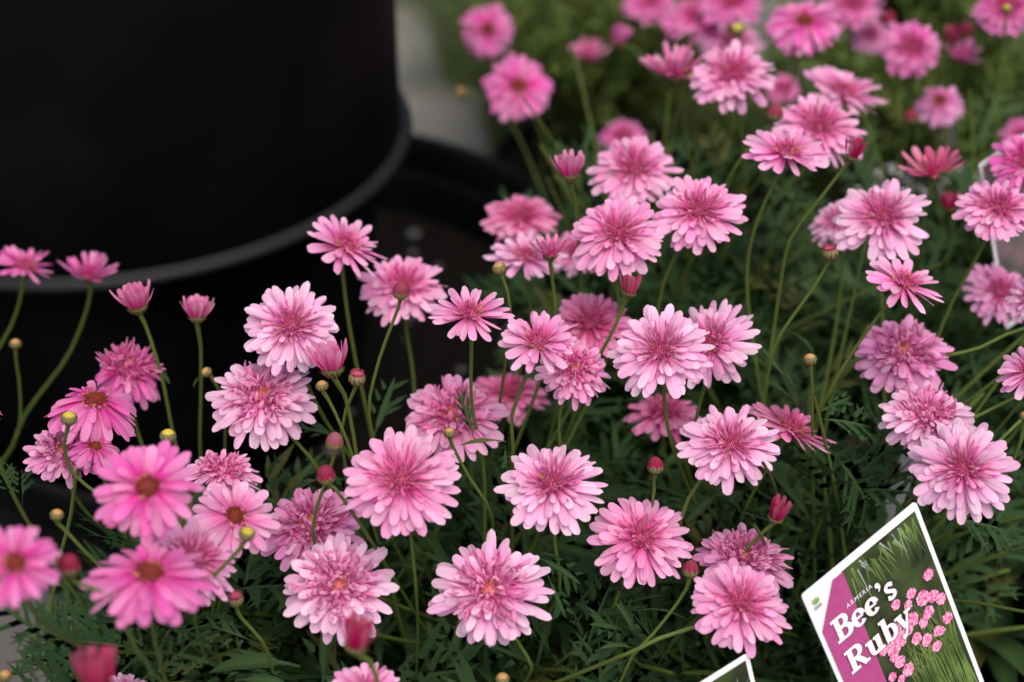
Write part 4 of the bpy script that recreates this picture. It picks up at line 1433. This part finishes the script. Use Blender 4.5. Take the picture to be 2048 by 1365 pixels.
def glyph(pr, ch, ox, oy, s, mi):
    """slab serif letters, cap height 1, x-height .70; returns advance"""
    def T(pts): return [(ox + x * s, oy + y * s) for x, y in pts]
    def st(pts, w=TK): pr.stroke(T(pts), w * s, mi)
    def vs(pts, ws): pr.vstroke(T(pts), [w * s for w in ws], mi)
    def slab(x0, x1, y, h=.12): pr.poly(T([(x0, y), (x1, y), (x1, y + h), (x0, y + h)]), mi)
    if ch == 'B':
        st([(.22, 0), (.22, 1)]); slab(0, .5, 0); slab(0, .5, .88)
        vs([(.3, .94)] + arc(.42, .745, .21, .20, 90, -90) + [(.3, .545)], [TN] + arcw(90, -90, TK, TN) + [TN])
        vs([(.3, .50)] + arc(.45, .28, .25, .225, 90, -90) + [(.3, .06)], [TN] + arcw(90, -90, TK * 1.05, TN) + [TN])
        return .80
    if ch == 'R':
        st([(.22, 0), (.22, 1)]); slab(0, .46, 0); slab(0, .5, .88)
        vs([(.3, .94)] + arc(.44, .725, .22, .215, 90, -90) + [(.3, .51)], [TN] + arcw(90, -90, TK, TN) + [TN])
        st([(.42, .50), (.60, .26), (.76, .02)], .21); slab(.66, .92, 0)
        return .90
    if ch == 'e':
        a0, a1 = 5, 325
        vs(arc(.30, .35, .215, .30, a0, a1, 26), arcw(a0, a1, TK, TN, 26))
        st([(.12, .36), (.50, .36)], .10)
        return .62
    if ch == 's':
        vs(arc(.24, .51, .15, .135, 20, 255, 14) + arc(.24, .19, .165, .135, 80, -155, 14), [.16] * 30)
        slab(.30, .42, .50, .18); slab(.06, .17, .03, .18)
        return .50
    if ch == "'":
        pr.disc(ox + .13 * s, oy + .92 * s, .105 * s, mi)
        vs([(.20, .92), (.20, .80), (.13, .66)], [.10, .11, .04])
        return .30
    if ch == 'u':
        st([(.20, .68), (.20, .22)]); slab(.0, .24, .57)
        vs(arc(.36, .22, .16, .17, 180, 320, 12), arcw(180, 320, TK * .9, .12, 12))
        st([(.57, .69), (.57, 0)]); slab(.38, .6, .57); slab(.5, .76, 0)
        return .78
    if ch == 'b':
        st([(.20, 1.04), (.20, .03)]); slab(.0, .24, .93)
        vs(arc(.38, .34, .215, .29, 165, -165, 26), arcw(165, -165, TK, TN, 26))
        return .70
    if ch == 'y':
        st([(.14, .66), (.34, .08)], .20); st([(.60, .66), (.36, .02), (.22, -.26)], .12)
        slab(-.04, .32, .58); slab(.44, .76, .58)
        pr.disc(ox + .14 * s, oy - .22 * s, .10 * s, mi)
        return .72
    return .4


def word(pr, txt, x0, x1, y, s, mi):
    ws = {'B': .80, 'R': .90, 'e': .62, 's': .50, "'": .30, 'u': .78, 'b': .70, 'y': .72}
    tot = sum(ws[c] for c in txt) * s
    k = (x1 - x0) / tot
    x = x0
    for c in txt:
        glyph(pr, c, x / 1.0, y, s, mi)
        x += ws[c] * s * k


def tag_frame(L, T_, dl, dt, side_px, side_depth):
    """corner L, corner T, side direction in pixels -> origin, unit x, unit y (up), unit normal, width"""
    pl, pt = P(*L, dl), P(*T_, dt)
    x = (pt - pl); wd = x.length; x.normalize()
    ps = P(L[0] + side_px[0], L[1] + side_px[1], dl + side_depth)
    y = pl - ps
    y = (y - x * y.dot(x)).normalized()
    n = x.cross(y).normalized()
    return pl, x, y, n, wd


def plant_tag(name, frame, height, label, picture):
    o, x, y, n, wd = frame
    mat = Matrix((x, y, n)).transposed().to_4x4()
    root = empty(name, o)
    root.rotation_mode = 'QUATERNION'
    root.rotation_quaternion = mat.to_quaternion()
    tag(root, label, 'plant tag')
    th = .0007
    mb = MB()
    W, H, r = wd, height, .0016
    ring = []
    for cx, cy, a0 in ((W - r, -r, 0), (r, -r, 90), (r, -H + r, 180), (W - r, -H + r, 270)):
        for k in range(5):
            a = R_(a0 + k * 22.5)
            ring.append((cx + r * math.cos(a), cy + r * math.sin(a)))
    m = len(ring)
    mb.add([(a, b, 0) for a, b in ring] + [(a, b, -th) for a, b in ring],
           [tuple(range(m)), tuple(range(2 * m - 1, m - 1, -1))] + [(i, i + m, (i + 1) % m + m, (i + 1) % m) for i in range(m)], [(0, 0)] * (2 * m))
    mobj('card', mb.mesh('card', [M['white_card']], False), root)
    # pointed stake running on from the foot of the card into the pot
    mb = MB()
    sl_ = .10
    q = [(W * .42, -H + .004), (W * .58, -H + .004), (W * .56, -H - sl_ * .8), (W * .5, -H - sl_), (W * .44, -H - sl_ * .8)]
    mb.add([(a, b, -th - .0001) for a, b in q] + [(a, b, -th - .0009) for a, b in q],
           [tuple(range(4, -1, -1)), tuple(range(5, 10))] + [(i, (i + 1) % 5, (i + 1) % 5 + 5, i + 5) for i in range(5)], [(0, 0)] * 10)
    mobj('stake', mb.mesh('stake', [M['white_card']], False), root)
    picture(root, W, H)
    return root


def main_picture(root, W, H):
    # tag units: s along the top edge, t downwards, both in card widths
    def ST(s, t): return (s * W, -t * W)
    def Z(zx, zy):     # from the enlarged view of the photograph
        dx, dy = 1580 + zx / 3.545 - 1603, 980 + zy / 3.545 - 1192
        return ((244 * dx - 134 * dy) / 81202, (189 * dx + 229 * dy) / 81202)
    HB = H / W - .04
    rg = random.Random(4)
    pr = Print(.00002)
    pr.poly([ST(.315, .052), ST(.965, .052), ST(.965, HB), ST(.30, HB)][::-1])
    dark = mobj('photo_print', pr.mesh('photo_print', [M['t_dark']], False), root)
    pr = Print(.00006)
    for i in range(46):     # hanging blades at the top
        s = rg.uniform(.36, .93); t = rg.uniform(.06, .16)
        ln = rg.uniform(.08, .30); dr = rg.uniform(-.03, .08)
        a, b2, c = ST(s, t), ST(s + dr * .5, t + ln * .5), ST(min(.95, s + dr), t + ln)
        pr.stroke([a, b2, c], rg.uniform(.006, .016) * W, 0 if rg.random() < .8 else 1, .001 * W, dz=.000003)
    for i in range(70):     # stalks in the lower part
        s0 = rg.uniform(.50, .93)
        a, b2, c = ST(min(.95, s0 + rg.uniform(-.02, .05)), HB - .005), ST(s0, 1.10), ST(max(.42, min(.95, s0 + rg.uniform(-.14, .10))), rg.uniform(.62, .95))
        pr.stroke([a, b2, c], rg.uniform(.005, .011) * W, 0, .003 * W, dz=.000003)
    mobj('printed_grass', pr.mesh('printed_grass', [M['t_green'], M['t_silver']], False), dark)
    pr = Print(.00045)
    pom = [(1045, 600, 45), (920, 735, 42), (905, 820, 38), (805, 815, 40), (1020, 770, 58), (1100, 755, 48), (1170, 775, 46), (1080, 870, 50), (1045, 945, 42),
           (1240, 915, 45), (950, 925, 55), (920, 1000, 48), (840, 980, 45), (840, 1050, 55), (820, 1130, 60), (740, 1140, 42), (880, 1080, 40), (1000, 1062, 46),
           (1085, 1075, 48), (1170, 1010, 42), (1172, 1122, 44), (1205, 1010, 30), (880, 1230, 48), (955, 1290, 50), (830, 1190, 42), (830, 1340, 36), (905, 1360, 34)]
    for (zx, zy, r) in pom:
        s, t = Z(zx, zy)
        R0 = r / 3.545 / 300 * W
        pr.disc(s * W, -t * W, R0, 0, 22, rg, dz=.000003)
        for q in range(16):
            a_, rr_ = rg.random() * 6.283, R0 * math.sqrt(rg.random()) * .98
            pr.disc(s * W + rr_ * math.cos(a_), -t * W + rr_ * math.sin(a_), R0 * rg.uniform(.10, .24), rg.choice((1, 1, 2)), 6, dz=.0000004)
    mobj('printed_flowers', pr.mesh('printed_flowers', [M['t_pink'], M['t_pink_light'], M['t_pink_deep']], False), dark)
    pr = Print(.0006)
    pr.poly([ST(.235, .052), ST(.32, .052), ST(.302, HB), ST(.032, HB), ST(.032, .31)][::-1])
    mobj('purple_band', pr.mesh('purple_band', [M['t_purple']], False), root)
    # lettering with its darker shadow
    pr = Print(.00066)
    s_ = .178 * W
    word(pr, "Bee's", .105 * W, .635 * W, -.472 * W, s_, 0)
    word(pr, 'Ruby', .108 * W, .665 * W, -.727 * W, s_, 0)
    mobj('lettering_shadow', pr.mesh('lettering_shadow', [M['t_purple_dark']], False), root)
    pr = Print(.0011)
    word(pr, "Bee's", .095 * W, .625 * W, -.464 * W, s_, 0)
    word(pr, 'Ruby', .098 * W, .655 * W, -.719 * W, s_, 0)
    mobj('lettering', pr.mesh('lettering', [M['t_white']], False), root)
    cu = bpy.data.curves.new('small_lettering', 'FONT')
    cu.body = 'ARMERIA'
    cu.size = .046 * W
    cu.space_character = 1.25
    cu.resolution_u = 3
    tmp = bpy.data.objects.new('tmp', cu)
    me = bpy.data.meshes.new_from_object(tmp)
    bpy.data.objects.remove(tmp)
    me.materials.append(M['t_white'])
    mobj('small_lettering', me, root, (.245 * W, -.288 * W, .0012))
    pr = Print(.0007)
    for a in (60, 90, 118, 145, 35):
        ca, sa = math.cos(R_(a)), math.sin(R_(a))
        l = .055 * W * (1 if a in (60, 90, 118) else .75)
        bx, by = .072 * W, -.115 * W
        pr.poly([(bx, by), (bx + ca * l * .55 + sa * l * .13, by + sa * l * .55 - ca * l * .13), (bx + ca * l, by + sa * l), (bx + ca * l * .55 - sa * l * .13, by + sa * l * .55 + ca * l * .13)], 0)
    for k in range(4):
        pr.poly([(.045 * W + k * .015 * W, -.145 * W), (.056 * W + k * .015 * W, -.145 * W), (.056 * W + k * .015 * W, -.125 * W), (.045 * W + k * .015 * W, -.125 * W)], 1)
    mobj('emblem', pr.mesh('emblem', [M['t_logo'], M['t_grey']], False), root)


def green_picture(root, W, H):
    rg = random.Random(9)
    pr = Print(.00003)
    pr.poly([(.05 * W, -.055 * W), (.05 * W, -H + .05 * W), (.95 * W, -H + .05 * W), (.95 * W, -.055 * W)])
    d = mobj('photo_print', pr.mesh('photo_print', [M['t_dark']], False), root)
    pr = Print(.00008)
    for i in range(60):
        x, y = rg.uniform(.1, .9) * W, -rg.uniform(.12, .8 * H / W) * W
        a = rg.uniform(-.6, .6)
        l = rg.uniform(.06, .2) * W
        x2 = max(.06 * W, min(.94 * W, x + l * math.sin(a)))
        pr.stroke([(x, y - l * .5), (x2, y)], .012 * W, rg.randrange(2), .003 * W, dz=.000004)
    mobj('printed_leaves', pr.mesh('printed_leaves', [M['t_green'], M['t_silver']], False), d)


plant_tag('plant_tag', tag_frame((1603, 1192), (1832, 1003), .560, .581, (95, 173), .0207), .105,
          'large tilted white plant tag with purple band, printed pink pompom flowers and bold white lettering', main_picture)
plant_tag('plant_tag', tag_frame((1330, 1412), (1497, 1307), .545, .560, (60, 140), .018), .09,
          'white-bordered plant tag with only its top corner rising beside the purple banded one', green_picture)
M['t_pale'] = simple_mat('t_pale', (0.06, 0.075, 0.06), (0.24, 0.16, 0.18), scale=40, rough=.3, spec=.5)


def pale_picture(root, W, H):
    pr = Print(.00003)
    pr.poly([(.035 * W, -.04 * W), (.035 * W, -H + .05 * W), (.96 * W, -H + .05 * W), (.96 * W, -.04 * W)])
    mobj('photo_print', pr.mesh('photo_print', [M['t_pale']], False), root)


plant_tag('plant_tag', tag_frame((1958, 330), (2130, 215), .700, .720, (90, 230), .045), .10,
          'glossy pale plant tag leaning behind the mauve daisy and the magenta ones', pale_picture)


def stake_label(p_top, p_bot, w, label, mat='stake'):
    root = empty('plant_label', p_bot)
    tag(root, label, 'plant label')
    ax = p_top - p_bot
    l = ax.length
    y = ax.normalized()
    x = y.cross((CAM - p_top).normalized()).normalized()
    n = x.cross(y)
    root.rotation_mode = 'QUATERNION'
    root.rotation_quaternion = Matrix((x, y, n)).transposed().to_quaternion()
    q = [(-w * .1, -.004), (w * .1, -.004), (w * .5, l * .25), (w * .5, l * .97), (w * .38, l), (-w * .38, l), (-w * .5, l * .97), (-w * .5, l * .25)]
    m = len(q)
    mb = MB()
    mb.add([(a, b, .0004) for a, b in q] + [(a, b, -.0004) for a, b in q],
           [tuple(range(m)), tuple(range(2 * m - 1, m - 1, -1))] + [(i, i + m, (i + 1) % m + m, (i + 1) % m) for i in range(m)], [(0, 0)] * 2 * m)
    mobj('strip', mb.mesh('strip', [M[mat]], False), root)
    mb = MB()
    for k in range(3):
        yy = l * (.9 - k * .05)
        mb.add([(-w * .3, yy, .0006), (w * .3, yy, .0006), (w * .3, yy - l * .008, .0006), (-w * .3, yy - l * .008, .0006)], [(0, 1, 2, 3)], [(0, 0)] * 4)
    return root


stake_label(P(1845, 850, .645), P(1775, 1040, .70), .0085, 'pale grey plastic strip label standing under the squeezed fluffy daisy')
stake_label(P(1893, 225, .98), P(1896, 400, 1.08), .012, 'pale strip label behind the coral daisy and mauve orange-disc one')
# white pot low behind the right-hand stems
pw = P(1905, 505, .96)
pot('small_pot', pw.x, pw.y + .05, .058, pw.z + .01, 'small white pot low behind the stems below the coral daisy', pw.z - .01, rim=.003, mat='white_card', rim_mat='white_card', band=.012)
